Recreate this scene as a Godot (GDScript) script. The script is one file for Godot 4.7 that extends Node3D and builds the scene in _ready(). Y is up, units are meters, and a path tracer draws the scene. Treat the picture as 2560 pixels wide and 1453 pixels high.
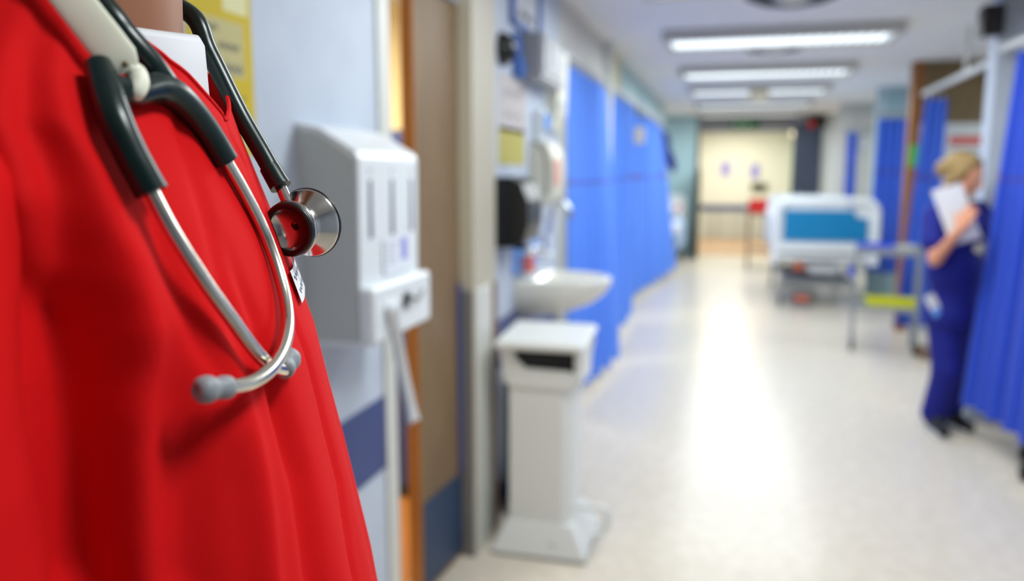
extends Node3D
# A hospital corridor: a red-clad doctor with a stethoscope close to the lens, the ward behind.

const LENS_PX := 2000.0      # focal length in pixels of the 2560 x 1453 frame
const EYE := Vector3(0, 1.5, 0)
var ax_f := Vector3.FORWARD
var ax_r := Vector3.RIGHT
var ax_u := Vector3.UP
var M := {}
var taken := {}
var rng := RandomNumberGenerator.new()

# ------------------------------------------------------------------ main
func _ready() -> void:
	rng.seed = 7
	set_camera()
	set_environment()
	make_materials()
	build_structure()
	build_lights()
	build_doctor()
	build_stethoscope()
	build_dispenser_wall()
	build_sink_corner()
	build_left_bays()
	build_corridor_end()
	build_right_bays()
	build_bed_and_trolleys()
	build_nurse()

func set_camera() -> void:
	var pitch := atan(296.0 / LENS_PX)
	var yaw := atan(536.0 * cos(pitch) / LENS_PX)
	var cam := Camera3D.new()
	cam.name = "camera"
	add_child(cam)
	var lens := CameraAttributesPhysical.new()
	lens.frustum_focal_length = 28.0
	lens.frustum_focus_distance = 0.47
	lens.exposure_aperture = 28.0 / 7.6      # a pupil 7.6 mm wide
	cam.attributes = lens
	cam.position = EYE
	cam.basis = Basis(Vector3.UP, yaw) * Basis(Vector3.RIGHT, -pitch)
	cam.fov = rad_to_deg(2.0 * atan(726.5 / LENS_PX))
	cam.near = 0.02
	cam.far = 100.0
	cam.current = true
	ax_r = cam.basis.x
	ax_u = cam.basis.y
	ax_f = -cam.basis.z

func set_environment() -> void:
	var we := WorldEnvironment.new()
	we.name = "environment"
	var e := Environment.new()
	e.background_mode = Environment.BG_COLOR
	e.background_color = Color(0.02, 0.02, 0.022)
	e.tonemap_mode = Environment.TONE_MAPPER_LINEAR
	e.tonemap_exposure = 0.96
	e.sdfgi_enabled = true
	e.ssao_enabled = true
	e.ssil_enabled = true
	we.environment = e
	add_child(we)

# pixel -> direction -> point on a known plane or at a known depth
func ray(px: float, py: float) -> Vector3:
	return ax_f + ax_r * ((px - 1280.0) / LENS_PX) + ax_u * ((726.5 - py) / LENS_PX)
func at_depth(px: float, py: float, d: float) -> Vector3:
	return EYE + ray(px, py) * d
func on_x(px: float, py: float, x: float) -> Vector3:
	var r := ray(px, py)
	return EYE + r * ((x - EYE.x) / r.x)
func on_y(px: float, py: float, y: float) -> Vector3:
	var r := ray(px, py)
	return EYE + r * ((y - EYE.y) / r.y)
func on_z(px: float, py: float, z: float) -> Vector3:
	var r := ray(px, py)
	return EYE + r * ((z - EYE.z) / r.z)

# ------------------------------------------------------------------ materials
func mat(key: String, c: Color, rough := 0.6, metal := 0.0) -> StandardMaterial3D:
	var m := StandardMaterial3D.new()
	m.resource_name = key
	m.albedo_color = c
	m.roughness = rough
	m.metallic = metal
	M[key] = m
	return m
func rgb(r: int, g: int, b: int) -> Color:
	return Color(r / 255.0, g / 255.0, b / 255.0)
func noise_tex(freq: float, lo: Color, hi: Color, size := 512, oct := 4, seed_ := 1) -> NoiseTexture2D:
	var n := FastNoiseLite.new()
	n.seed = seed_
	n.frequency = freq
	n.fractal_octaves = oct
	var t := NoiseTexture2D.new()
	t.width = size
	t.height = size
	t.seamless = true
	t.noise = n
	var g := Gradient.new()
	g.set_color(0, lo)
	g.set_color(1, hi)
	t.color_ramp = g
	return t
func textured(key: String, tex: Texture2D, rough: float, scale: Vector3, world := true) -> StandardMaterial3D:
	var m := mat(key, Color.WHITE, rough)
	m.albedo_texture = tex
	m.uv1_triplanar = true
	m.uv1_world_triplanar = world
	m.uv1_scale = scale
	return m
func relief(m: StandardMaterial3D, freq: float, cm: float, size := 256) -> void:
	m.heightmap_enabled = true
	m.heightmap_scale = cm
	m.heightmap_texture = noise_tex(freq, Color.BLACK, Color.WHITE, size, 3, 9)

func make_materials() -> void:
	textured("floor_vinyl", noise_tex(0.02, rgb(206, 195, 178), rgb(222, 212, 196), 1024, 5, 3), 0.22, Vector3(0.55, 0.55, 0.55))
	M.floor_vinyl.metallic_specular = 0.3
	textured("floor_far", noise_tex(0.02, rgb(176, 142, 112), rgb(196, 160, 128), 256, 4, 4), 0.25, Vector3(0.5, 0.5, 0.5))
	textured("ceiling_paint", noise_tex(0.03, rgb(226, 226, 226), rgb(232, 232, 232), 256, 3, 5), 0.9, Vector3(0.5, 0.5, 0.5))
	textured("wall_paint", noise_tex(0.03, rgb(186, 195, 210), rgb(194, 203, 217), 256, 3, 6), 0.55, Vector3(0.6, 0.6, 0.6))
	textured("wall_cream", noise_tex(0.03, rgb(204, 202, 194), rgb(212, 210, 202), 256, 3, 7), 0.6, Vector3(0.6, 0.6, 0.6))
	mat("wall_white", rgb(214, 218, 216), 0.6)
	mat("wall_aqua", rgb(168, 198, 206), 0.6)
	mat("wall_seafoam", rgb(190, 214, 204), 0.6)
	mat("wall_warm", rgb(244, 226, 176), 0.7)
	mat("stripe_blue", rgb(52, 68, 124), 0.45)
	mat("trim_white", rgb(206, 206, 200), 0.4)
	mat("post_cream", rgb(184, 176, 158), 0.5)
	mat("guard_grey", rgb(126, 124, 122), 0.35, 0.3)
	textured("wood_tan", noise_tex(0.03, rgb(116, 92, 64), rgb(134, 110, 80), 256, 4, 8), 0.5, Vector3(4.0, 0.35, 4.0))
	textured("wood_edge", noise_tex(0.03, rgb(136, 82, 28), rgb(160, 102, 42), 256, 4, 9), 0.5, Vector3(5.0, 0.4, 5.0))
	textured("wood_brown", noise_tex(0.03, rgb(112, 92, 58), rgb(128, 106, 70), 256, 4, 10), 0.55, Vector3(3.0, 0.3, 3.0))
	mat("kick_blue", rgb(30, 58, 92), 0.4)
	mat("slate_door", rgb(48, 58, 78), 0.5)
	mat("frame_grey", rgb(112, 112, 116), 0.5)
	mat("olive_dark", rgb(64, 60, 44), 0.5)
	mat("plastic_white", rgb(226, 230, 234), 0.3)
	mat("plastic_grey", rgb(184, 188, 188), 0.35)
	mat("plastic_bin", rgb(222, 224, 222), 0.35)
	mat("plastic_cream", rgb(214, 212, 196), 0.4)
	mat("ceramic", rgb(232, 230, 220), 0.08)
	mat("black_plastic", rgb(12, 13, 13), 0.3)
	mat("black_rubber", rgb(20, 20, 22), 0.6)
	mat("dark_slot", rgb(96, 98, 118), 0.6)
	mat("bag_blue", rgb(14, 14, 96), 0.35)
	mat("chrome", rgb(226, 228, 230), 0.08, 1.0)
	mat("steel", rgb(178, 180, 180), 0.28, 1.0)
	mat("steel_paint", rgb(150, 154, 156), 0.4, 0.3)
	mat("enamel_white", rgb(226, 230, 232), 0.3)
	mat("teal_panel", rgb(0, 122, 176), 0.35)
	mat("linen", rgb(226, 230, 236), 0.85)
	mat("linen_blue", rgb(166, 190, 222), 0.85)
	mat("red_plastic", rgb(200, 24, 20), 0.4)
	mat("orange_plastic", rgb(206, 96, 52), 0.5)
	mat("blue_plastic", rgb(0, 70, 230), 0.4)
	mat("yellow_plastic", rgb(222, 222, 14), 0.45)
	mat("brown_frame", rgb(130, 104, 78), 0.5)
	mat("paper", rgb(226, 224, 222), 0.85)
	mat("paper_pink", rgb(196, 186, 182), 0.85)
	mat("paper_yellow", rgb(186, 176, 96), 0.85)
	mat("paper_cream", rgb(214, 208, 168), 0.85)
	mat("blue_frame", rgb(44, 96, 176), 0.4)
	mat("sky_blue", rgb(112, 164, 238), 0.4)
	mat("pink_print", rgb(226, 120, 110), 0.5)
	mat("lavender", rgb(140, 140, 214), 0.6)
	mat("green_sign", rgb(26, 84, 34), 0.5)
	mat("green_leaflet", rgb(90, 178, 70), 0.6)
	mat("red_print", rgb(214, 84, 68), 0.6)
	mat("vent_dark", rgb(58, 58, 64), 0.7)
	mat("sign_tan", rgb(150, 144, 130), 0.6)
	mat("rail_grey", rgb(168, 170, 172), 0.4)
	mat("cabinet_grey", rgb(158, 160, 164), 0.4)
	mat("housing_grey", rgb(196, 194, 186), 0.5)
	mat("brown_black", rgb(22, 12, 8), 0.5)
	mat("skin_tan", rgb(160, 104, 72), 0.5)
	mat("skin_light", rgb(222, 152, 114), 0.5)
	M.skin_tan.subsurf_scatter_enabled = true
	M.skin_tan.subsurf_scatter_strength = 0.08
	mat("hair_blond", rgb(158, 128, 74), 0.6)
	mat("hair_dark", rgb(46, 34, 26), 0.6)
	mat("eye_white", rgb(230, 226, 220), 0.2)
	mat("eye_dark", rgb(40, 30, 26), 0.2)
	mat("lip", rgb(186, 92, 84), 0.5)
	var sc := textured("scrub_red", noise_tex(0.35, rgb(214, 13, 17), rgb(226, 18, 22), 256, 2, 11), 0.8, Vector3(14, 14, 14), false)
	relief(sc, 0.4, 0.03)
	sc.metallic_specular = 0.25
	var us := mat("undershirt", rgb(232, 232, 236), 0.85)
	us.rim_enabled = true
	us.rim = 0.2
	textured("scrub_blue", noise_tex(0.1, rgb(4, 16, 118), rgb(8, 22, 134), 256, 3, 12), 0.8, Vector3(4, 4, 4), false)
	mat("shoe_black", rgb(18, 18, 22), 0.5)
	mat("sole_white", rgb(214, 214, 212), 0.6)
	mat("tube_green", rgb(4, 31, 29), 0.28)
	mat("tag_cream", rgb(246, 244, 222), 0.45)
	mat("rivet_brown", rgb(128, 100, 66), 0.5)
	mat("bell_rim", rgb(26, 24, 26), 0.35)
	mat("bell_metal", rgb(206, 204, 200), 0.16, 1.0)
	mat("binaural_metal", rgb(218, 214, 202), 0.2, 1.0)
	mat("eartip_grey", rgb(150, 154, 160), 0.45)
	curtain_material("curtain_blue", rgb(84, 136, 240), rgb(94, 148, 246), true)
	curtain_material("curtain_mid", rgb(62, 108, 222), rgb(72, 120, 230), true)
	curtain_material("curtain_deep", rgb(28, 66, 188), rgb(36, 76, 200), true)
	var glow := mat("light_glow", rgb(240, 246, 248), 0.5)
	glow.emission_enabled = true
	glow.emission = rgb(236, 248, 255)
	glow.emission_energy_multiplier = 1.6
	var warm := mat("light_warm", rgb(250, 240, 220), 0.5)
	warm.emission_enabled = true
	warm.emission = rgb(255, 242, 212)
	warm.emission_energy_multiplier = 1.4

func curtain_material(key: String, lo: Color, hi: Color, printed: bool) -> void:
	# woven cloth with a printed line of dark red marks at about chest height
	var w := 512
	var h := 512
	var img := Image.create(w, h, false, Image.FORMAT_RGB8)
	var r := RandomNumberGenerator.new()
	r.seed = 5
	for y in h:
		for x in w:
			img.set_pixel(x, y, lo.lerp(hi, r.randf()))
	if printed:
		var ink := rgb(112, 44, 92)
		var cy := int(h * 0.335)
		img.fill_rect(Rect2i(0, cy + 3, w, 4), ink.lerp(lo, 0.55))
		var x := 8
		while x < w - 24:
			var g := r.randi_range(0, 3)
			if g == 0:
				img.fill_rect(Rect2i(x, cy - 14, 5, 18), ink)
				img.fill_rect(Rect2i(x, cy - 2, 12, 5), ink)
			elif g == 1:
				img.fill_rect(Rect2i(x, cy - 8, 10, 4), ink)
				img.fill_rect(Rect2i(x + 3, cy - 8, 4, 14), ink)
			elif g == 2:
				img.fill_rect(Rect2i(x, cy - 6, 4, 10), ink)
				img.fill_rect(Rect2i(x + 8, cy - 6, 4, 10), ink)
				img.fill_rect(Rect2i(x, cy - 2, 12, 4), ink)
			x += r.randi_range(22, 60)
	var m := mat(key, Color.WHITE, 0.85)
	m.albedo_texture = ImageTexture.create_from_image(img)
	m.backlight_enabled = true
	m.backlight = Color(0.22, 0.22, 0.22)
	m.rim_enabled = true
	m.rim = 0.3

# ------------------------------------------------------------------ nodes
func numbered(called: String) -> String:
	if not taken.has(called):
		taken[called] = 0
		return called
	taken[called] += 1
	return "%s_%03d" % [called, taken[called]]
func tag(o: Node3D, label: String, category: String, group := "") -> Node3D:
	o.set_meta("label", label)
	o.set_meta("category", category)
	if group != "":
		o.set_meta("group", group)
	return o
func thing(called: String, label: String, category: String, at := Vector3.ZERO, turn := 0.0, group := "") -> Node3D:
	var o := Node3D.new()
	o.name = numbered(called)
	add_child(o)
	o.position = at
	o.rotation.y = turn
	tag(o, label, category, group)
	return o
func part(parent: Node3D, called: String, mesh: Mesh, m: String, at := Vector3.ZERO, label := "") -> MeshInstance3D:
	var o := MeshInstance3D.new()
	o.name = called
	o.mesh = mesh
	o.material_override = M[m]
	parent.add_child(o, true)
	o.position = at
	if label != "":
		o.set_meta("label", label)
	return o
func single(called: String, label: String, category: String, mesh: Mesh, m: String, at := Vector3.ZERO, group := "") -> MeshInstance3D:
	var o := MeshInstance3D.new()
	o.name = numbered(called)
	o.mesh = mesh
	o.material_override = M[m]
	add_child(o)
	o.position = at
	tag(o, label, category, group)
	return o
func structure(called: String, mesh: Mesh, m: String, at := Vector3.ZERO) -> MeshInstance3D:
	var o := MeshInstance3D.new()
	o.name = numbered(called)
	o.mesh = mesh
	o.material_override = M[m]
	add_child(o)
	o.position = at
	o.set_meta("kind", "structure")
	return o
func slab(called: String, lo: Vector3, hi: Vector3, m: String) -> MeshInstance3D:
	var b := BoxMesh.new()
	b.size = hi - lo
	return structure(called, b, m, (lo + hi) * 0.5)
func copy(o: Node3D, at: Vector3, turn := 0.0) -> Node3D:
	var c: Node3D = o.duplicate()
	var base := String(o.name)
	c.name = numbered(base)
	add_child(c)
	c.position = at
	c.rotation.y = turn
	return c

# ------------------------------------------------------------------ shapes
func tool() -> SurfaceTool:
	var st := SurfaceTool.new()
	st.begin(Mesh.PRIMITIVE_TRIANGLES)
	return st
func done(st: SurfaceTool) -> ArrayMesh:
	st.generate_normals()
	return st.commit()
func tri(st: SurfaceTool, a: Vector3, b: Vector3, c: Vector3, out: Vector3) -> void:
	if (c - a).cross(b - a).dot(out) < 0.0:
		st.add_vertex(a); st.add_vertex(c); st.add_vertex(b)
	else:
		st.add_vertex(a); st.add_vertex(b); st.add_vertex(c)
func quad(st: SurfaceTool, a: Vector3, b: Vector3, c: Vector3, d: Vector3, out: Vector3) -> void:
	tri(st, a, b, c, out)
	tri(st, a, c, d, out)
# chamfered box
func add_box(st: SurfaceTool, c: Vector3, s: Vector3, bev := 0.004, bs := Basis.IDENTITY) -> void:
	st.set_smooth_group(-1)
	var h := s * 0.5
	var b := minf(bev, minf(h.x, minf(h.y, h.z)) * 0.9)
	var vert := func(sg: Vector3, axis: int) -> Vector3:
		var p := Vector3.ZERO
		for i in 3:
			p[i] = sg[i] * (h[i] if i == axis else h[i] - b)
		return c + bs * p
	for axis in 3:
		var i := (axis + 1) % 3
		var j := (axis + 2) % 3
		for s1 in [-1.0, 1.0]:
			var q: Array[Vector3] = []
			for pr in [[-1.0, -1.0], [1.0, -1.0], [1.0, 1.0], [-1.0, 1.0]]:
				var sg := Vector3.ZERO
				sg[axis] = s1
				sg[i] = pr[0]
				sg[j] = pr[1]
				q.append(vert.call(sg, axis))
			var o := Vector3.ZERO
			o[axis] = s1
			quad(st, q[0], q[1], q[2], q[3], bs * o)
			# edges between face 'i' and face 'j', running along axis
		for s1 in [-1.0, 1.0]:
			for s2 in [-1.0, 1.0]:
				var sa := Vector3.ZERO
				sa[i] = s1
				sa[j] = s2
				var lo := sa
				lo[axis] = -1.0
				var hi := sa
				hi[axis] = 1.0
				quad(st, vert.call(lo, i), vert.call(hi, i), vert.call(hi, j), vert.call(lo, j), bs * sa)
	for x in [-1.0, 1.0]:
		for y in [-1.0, 1.0]:
			for z in [-1.0, 1.0]:
				var sg := Vector3(x, y, z)
				tri(st, vert.call(sg, 0), vert.call(sg, 1), vert.call(sg, 2), bs * sg)
func box(s: Vector3, bev := 0.004, c := Vector3.ZERO, bs := Basis.IDENTITY) -> ArrayMesh:
	var st := tool()
	add_box(st, c, s, bev, bs)
	return done(st)
# smooth curve through points
func smooth(pts: Array, per := 8) -> PackedVector3Array:
	var out := PackedVector3Array()
	for i in pts.size() - 1:
		var p0: Vector3 = pts[maxi(i - 1, 0)]
		var p1: Vector3 = pts[i]
		var p2: Vector3 = pts[i + 1]
		var p3: Vector3 = pts[mini(i + 2, pts.size() - 1)]
		for k in per:
			var t := float(k) / per
			out.append(p1.cubic_interpolate(p2, p0, p3, t))
	out.append(pts[pts.size() - 1])
	return out
# tube along points; radius may be a float or an array spread over the length; flat < 1 flattens it along 'face'
func add_tube(st: SurfaceTool, pts: PackedVector3Array, radius: Variant, sides := 14, face := Vector3.ZERO, flat := 1.0, caps := true) -> void:
	var n := pts.size()
	var rings: Array[PackedVector3Array] = []
	var side := Vector3.ZERO
	for i in n:
		var along := (pts[mini(i + 1, n - 1)] - pts[maxi(i - 1, 0)]).normalized()
		if face != Vector3.ZERO:
			side = along.cross(face).normalized()
		elif i == 0:
			side = along.cross(Vector3.UP if absf(along.y) < 0.9 else Vector3.RIGHT).normalized()
		else:
			side = (side - along * side.dot(along)).normalized()
		var up := side.cross(along).normalized()
		var r := 0.0
		if radius is Array:
			var f: float = float(i) / (n - 1) * (radius.size() - 1)
			var k: int = mini(int(f), radius.size() - 2)
			r = lerpf(radius[k], radius[k + 1], f - k)
		else:
			r = radius
		var ring := PackedVector3Array()
		for s in sides:
			var a := TAU * s / sides
			ring.append(pts[i] + side * (cos(a) * r) + up * (sin(a) * r * flat))
		rings.append(ring)
	st.set_smooth_group(0)
	for i in n - 1:
		for s in sides:
			var s2 := (s + 1) % sides
			var mid := (pts[i] + pts[i + 1]) * 0.5
			quad(st, rings[i][s], rings[i][s2], rings[i + 1][s2], rings[i + 1][s], (rings[i][s] + rings[i + 1][s2]) * 0.5 - mid)
	if caps:
		st.set_smooth_group(-1)
		for e in [0, n - 1]:
			var out: Vector3 = (pts[0] - pts[1]) if e == 0 else (pts[n - 1] - pts[n - 2])
			for s in sides:
				tri(st, pts[e], rings[e][s], rings[e][(s + 1) % sides], out)
func tube(pts: PackedVector3Array, radius: Variant, sides := 14, face := Vector3.ZERO, flat := 1.0) -> ArrayMesh:
	var st := tool()
	add_tube(st, pts, radius, sides, face, flat)
	return done(st)
func rod(a: Vector3, b: Vector3, r: float, sides := 10) -> ArrayMesh:
	return tube(PackedVector3Array([a, b]), r, sides)
# lathe: profile of (radius, height) turned about the y axis of xf
func add_lathe(st: SurfaceTool, prof: Array, xf := Transform3D.IDENTITY, seg := 32, sx := 1.0, sz := 1.0) -> void:
	st.set_smooth_group(0)
	var cy := 0.0
	for p in prof:
		cy += p.y
	for i in prof.size() - 1:
		var p: Vector2 = prof[i]
		var q: Vector2 = prof[i + 1]
		var nrm := Vector2(q.y - p.y, -(q.x - p.x))
		for s in seg:
			var a := TAU * s / seg
			var b := TAU * (s + 1) / seg
			var da := Vector3(cos(a) * sx, 0, sin(a) * sz)
			var db := Vector3(cos(b) * sx, 0, sin(b) * sz)
			var up := Vector3.UP
			var mid := (da + db) * 0.5
			quad(st, xf * (da * p.x + up * p.y), xf * (db * p.x + up * p.y), xf * (db * q.x + up * q.y), xf * (da * q.x + up * q.y), xf.basis * (mid * nrm.x + up * nrm.y))
func lathe(prof: Array, xf := Transform3D.IDENTITY, seg := 32, sx := 1.0, sz := 1.0) -> ArrayMesh:
	var st := tool()
	add_lathe(st, prof, xf, seg, sx, sz)
	return done(st)
# polygon in xy pulled along z from 0 to depth
func add_prism(st: SurfaceTool, poly: PackedVector2Array, depth: float, xf := Transform3D.IDENTITY) -> void:
	st.set_smooth_group(-1)
	var idx := Geometry2D.triangulate_polygon(poly)
	for t in range(0, idx.size(), 3):
		for e in [0.0, depth]:
			var z: float = e
			var a := poly[idx[t]]
			var b := poly[idx[t + 1]]
			var c := poly[idx[t + 2]]
			tri(st, xf * Vector3(a.x, a.y, z), xf * Vector3(b.x, b.y, z), xf * Vector3(c.x, c.y, z), xf.basis * Vector3(0, 0, -1 if z == 0.0 else 1) * signf(depth))
	var n := poly.size()
	var turn := 1.0 if Geometry2D.is_polygon_clockwise(poly) else -1.0
	for i in n:
		var a := poly[i]
		var b := poly[(i + 1) % n]
		var o := Vector2(-(b.y - a.y), b.x - a.x) * turn
		quad(st, xf * Vector3(a.x, a.y, 0), xf * Vector3(b.x, b.y, 0), xf * Vector3(b.x, b.y, depth), xf * Vector3(a.x, a.y, depth), xf.basis * Vector3(o.x, o.y, 0))
func prism(poly: PackedVector2Array, depth: float, xf := Transform3D.IDENTITY) -> ArrayMesh:
	var st := tool()
	add_prism(st, poly, depth, xf)
	return done(st)
func rounded(w: float, h: float, r: float, seg := 5) -> PackedVector2Array:
	var p := PackedVector2Array()
	for c in [[1, 1, 0], [-1, 1, 1], [-1, -1, 2], [1, -1, 3]]:
		for k in seg + 1:
			var a: float = PI / 2 * (c[2] + float(k) / seg)
			p.append(Vector2(c[0] * (w / 2 - r) + cos(a) * r, c[1] * (h / 2 - r) + sin(a) * r))
	return p
# grid of points, rows x cols, with uv
func grid(rows: Array, wrap := false) -> ArrayMesh:
	var st := tool()
	st.set_smooth_group(0)
	var nr := rows.size()
	var nc: int = rows[0].size()
	for i in nr - 1:
		for j in (nc if wrap else nc - 1):
			var j2 := (j + 1) % nc
			var q := [[i, j, j], [i, j2, j + 1], [i + 1, j2, j + 1], [i + 1, j, j]]
			for k in [0, 1, 2, 0, 2, 3]:
				var e: Array = q[k]
				st.set_uv(Vector2(float(e[2]) / (nc if wrap else nc - 1), float(e[0]) / (nr - 1)))
				st.add_vertex(rows[e[0]][e[1]])
	return done(st)
# thin sheet with a picture on its front: right and up are half extents
func sheet(right: Vector3, up: Vector3, thick := 0.003) -> ArrayMesh:
	var st := tool()
	st.set_smooth_group(-1)
	var n := right.cross(up).normalized()
	var c := [-right - up, right - up, right + up, -right + up]
	var uv := [Vector2(0, 1), Vector2(1, 1), Vector2(1, 0), Vector2(0, 0)]
	for k in [0, 2, 1, 0, 3, 2]:
		st.set_uv(uv[k])
		st.add_vertex(c[k] + n * thick)
	st.set_uv(Vector2(0.01, 0.01))
	for k in [0, 1, 2, 0, 2, 3]:
		st.add_vertex(c[k])
	for k in 4:
		var a: Vector3 = c[k]
		var b: Vector3 = c[(k + 1) % 4]
		quad(st, a, b, b + n * thick, a + n * thick, (a + b) * 0.5)
	return done(st)
func picture(key: String, img: Image, rough := 0.7) -> void:
	var m := mat(key, Color.WHITE, rough)
	m.albedo_texture = ImageTexture.create_from_image(img)
	m.texture_repeat = false
# a dark handwritten scrawl on an image
func scrawl(img: Image, x0: int, y0: int, w: int, h: int, c: Color, sd: int) -> void:
	var r := RandomNumberGenerator.new()
	r.seed = sd
	var ph := r.randf() * 6.0
	for i in w * 3:
		var t := float(i) / 3.0
		var y := y0 + h * 0.5 + sin(t * 0.55 + ph) * h * 0.35 + sin(t * 0.21) * h * 0.2
		img.fill_rect(Rect2i(int(x0 + t), int(y), 3, 3), c)

# ------------------------------------------------------------------ soft bodies: capsules and ellipsoids joined by a smooth minimum, meshed as surface nets
func cap(a: Vector3, b: Vector3, ra: float, rb: float, k := 0.02) -> Dictionary:
	return {"a": a, "b": b, "ra": ra, "rb": rb, "k": k}
func ell(c: Vector3, r: Vector3, bs: Basis, k := 0.01) -> Dictionary:
	return {"a": c, "b": c, "ra": maxf(r.x, maxf(r.y, r.z)), "rb": maxf(r.x, maxf(r.y, r.z)), "k": k, "r": r, "inv": bs.inverse()}
func add_nets(st: SurfaceTool, bones: Array, cell: float) -> void:
	var lo := Vector3.INF
	var hi := -Vector3.INF
	for b in bones:
		var rr: float = maxf(b.ra, b.rb) + 3.0 * cell
		lo = lo.min(b.a - Vector3.ONE * rr).min(b.b - Vector3.ONE * rr)
		hi = hi.max(b.a + Vector3.ONE * rr).max(b.b + Vector3.ONE * rr)
	var nx := int((hi.x - lo.x) / cell) + 2
	var ny := int((hi.y - lo.y) / cell) + 2
	var nz := int((hi.z - lo.z) / cell) + 2
	var field := PackedFloat32Array()
	field.resize(nx * ny * nz)
	field.fill(1.0)
	for b in bones:
		var a: Vector3 = b.a
		var ab: Vector3 = b.b - a
		var l2 := maxf(ab.length_squared(), 1e-9)
		var ra: float = b.ra
		var dr: float = b.rb - ra
		var k: float = b.k
		var pad: float = maxf(ra, b.rb) + k + 2.0 * cell
		var mn: Vector3 = (a.min(b.b) - Vector3.ONE * pad - lo) / cell
		var mx: Vector3 = (a.max(b.b) + Vector3.ONE * pad - lo) / cell
		var is_ell: bool = b.has("r")
		var rad: Vector3 = b.r if is_ell else Vector3.ONE
		var inv: Basis = b.inv if is_ell else Basis.IDENTITY
		for z in range(maxi(0, int(mn.z)), mini(nz, int(mx.z) + 1)):
			for y in range(maxi(0, int(mn.y)), mini(ny, int(mx.y) + 1)):
				var row := (z * ny + y) * nx
				for x in range(maxi(0, int(mn.x)), mini(nx, int(mx.x) + 1)):
					var p := lo + Vector3(x, y, z) * cell - a
					var d := 0.0
					if is_ell:
						var q := inv * p
						var k0 := (q / rad).length()
						var k1 := (q / (rad * rad)).length()
						d = k0 * (k0 - 1.0) / maxf(k1, 1e-6)
					else:
						var t := clampf(p.dot(ab) / l2, 0.0, 1.0)
						d = (p - ab * t).length() - (ra + dr * t)
					var f := field[row + x]
					var hh := maxf(k - absf(f - d), 0.0) / k
					field[row + x] = minf(f, d) - hh * hh * k * 0.25
	var at := PackedInt32Array()
	at.resize(nx * ny * nz)
	at.fill(-1)
	var vp := PackedVector3Array()
	var off := [0, 1, nx, nx + 1, nx * ny, nx * ny + 1, nx * ny + nx, nx * ny + nx + 1]
	var edges := [[0, 1], [2, 3], [4, 5], [6, 7], [0, 2], [1, 3], [4, 6], [5, 7], [0, 4], [1, 5], [2, 6], [3, 7]]
	for z in nz - 1:
		for y in ny - 1:
			var row := (z * ny + y) * nx
			for x in nx - 1:
				var i := row + x
				var f0 := field[i]
				if f0 > 2.0 * cell or f0 < -2.0 * cell:
					continue
				var inside := 0
				for o in 8:
					if field[i + off[o]] < 0.0:
						inside += 1
				if inside == 0 or inside == 8:
					continue
				var sum := Vector3.ZERO
				var cnt := 0
				for e in edges:
					var fa := field[i + off[e[0]]]
					var fb := field[i + off[e[1]]]
					if (fa < 0.0) != (fb < 0.0):
						var t := fa / (fa - fb)
						var pa := Vector3(e[0] & 1, (e[0] >> 1) & 1, e[0] >> 2)
						var pb := Vector3(e[1] & 1, (e[1] >> 1) & 1, e[1] >> 2)
						sum += pa.lerp(pb, t)
						cnt += 1
				at[i] = vp.size()
				vp.append(lo + (Vector3(x, y, z) + sum / cnt) * cell)
	st.set_smooth_group(0)
	var stride := [1, nx, nx * ny]
	for z in range(1, nz - 1):
		for y in range(1, ny - 1):
			var row := (z * ny + y) * nx
			for x in range(1, nx - 1):
				var i := row + x
				if at[i] < 0 and field[i] > 2.0 * cell:
					continue
				for ax in 3:
					var fa := field[i]
					var fb := field[i + stride[ax]]
					if (fa < 0.0) == (fb < 0.0):
						continue
					var s1: int = stride[(ax + 1) % 3]
					var s2: int = stride[(ax + 2) % 3]
					var q := [at[i], at[i - s1], at[i - s1 - s2], at[i - s2]]
					if q[0] < 0 or q[1] < 0 or q[2] < 0 or q[3] < 0:
						continue
					var o := Vector3.ZERO
					o[ax] = 1.0 if fa < 0.0 else -1.0
					quad(st, vp[q[0]], vp[q[1]], vp[q[2]], vp[q[3]], o)
func nets(bones: Array, cell: float) -> ArrayMesh:
	var st := tool()
	add_nets(st, bones, cell)
	return done(st)

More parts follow.
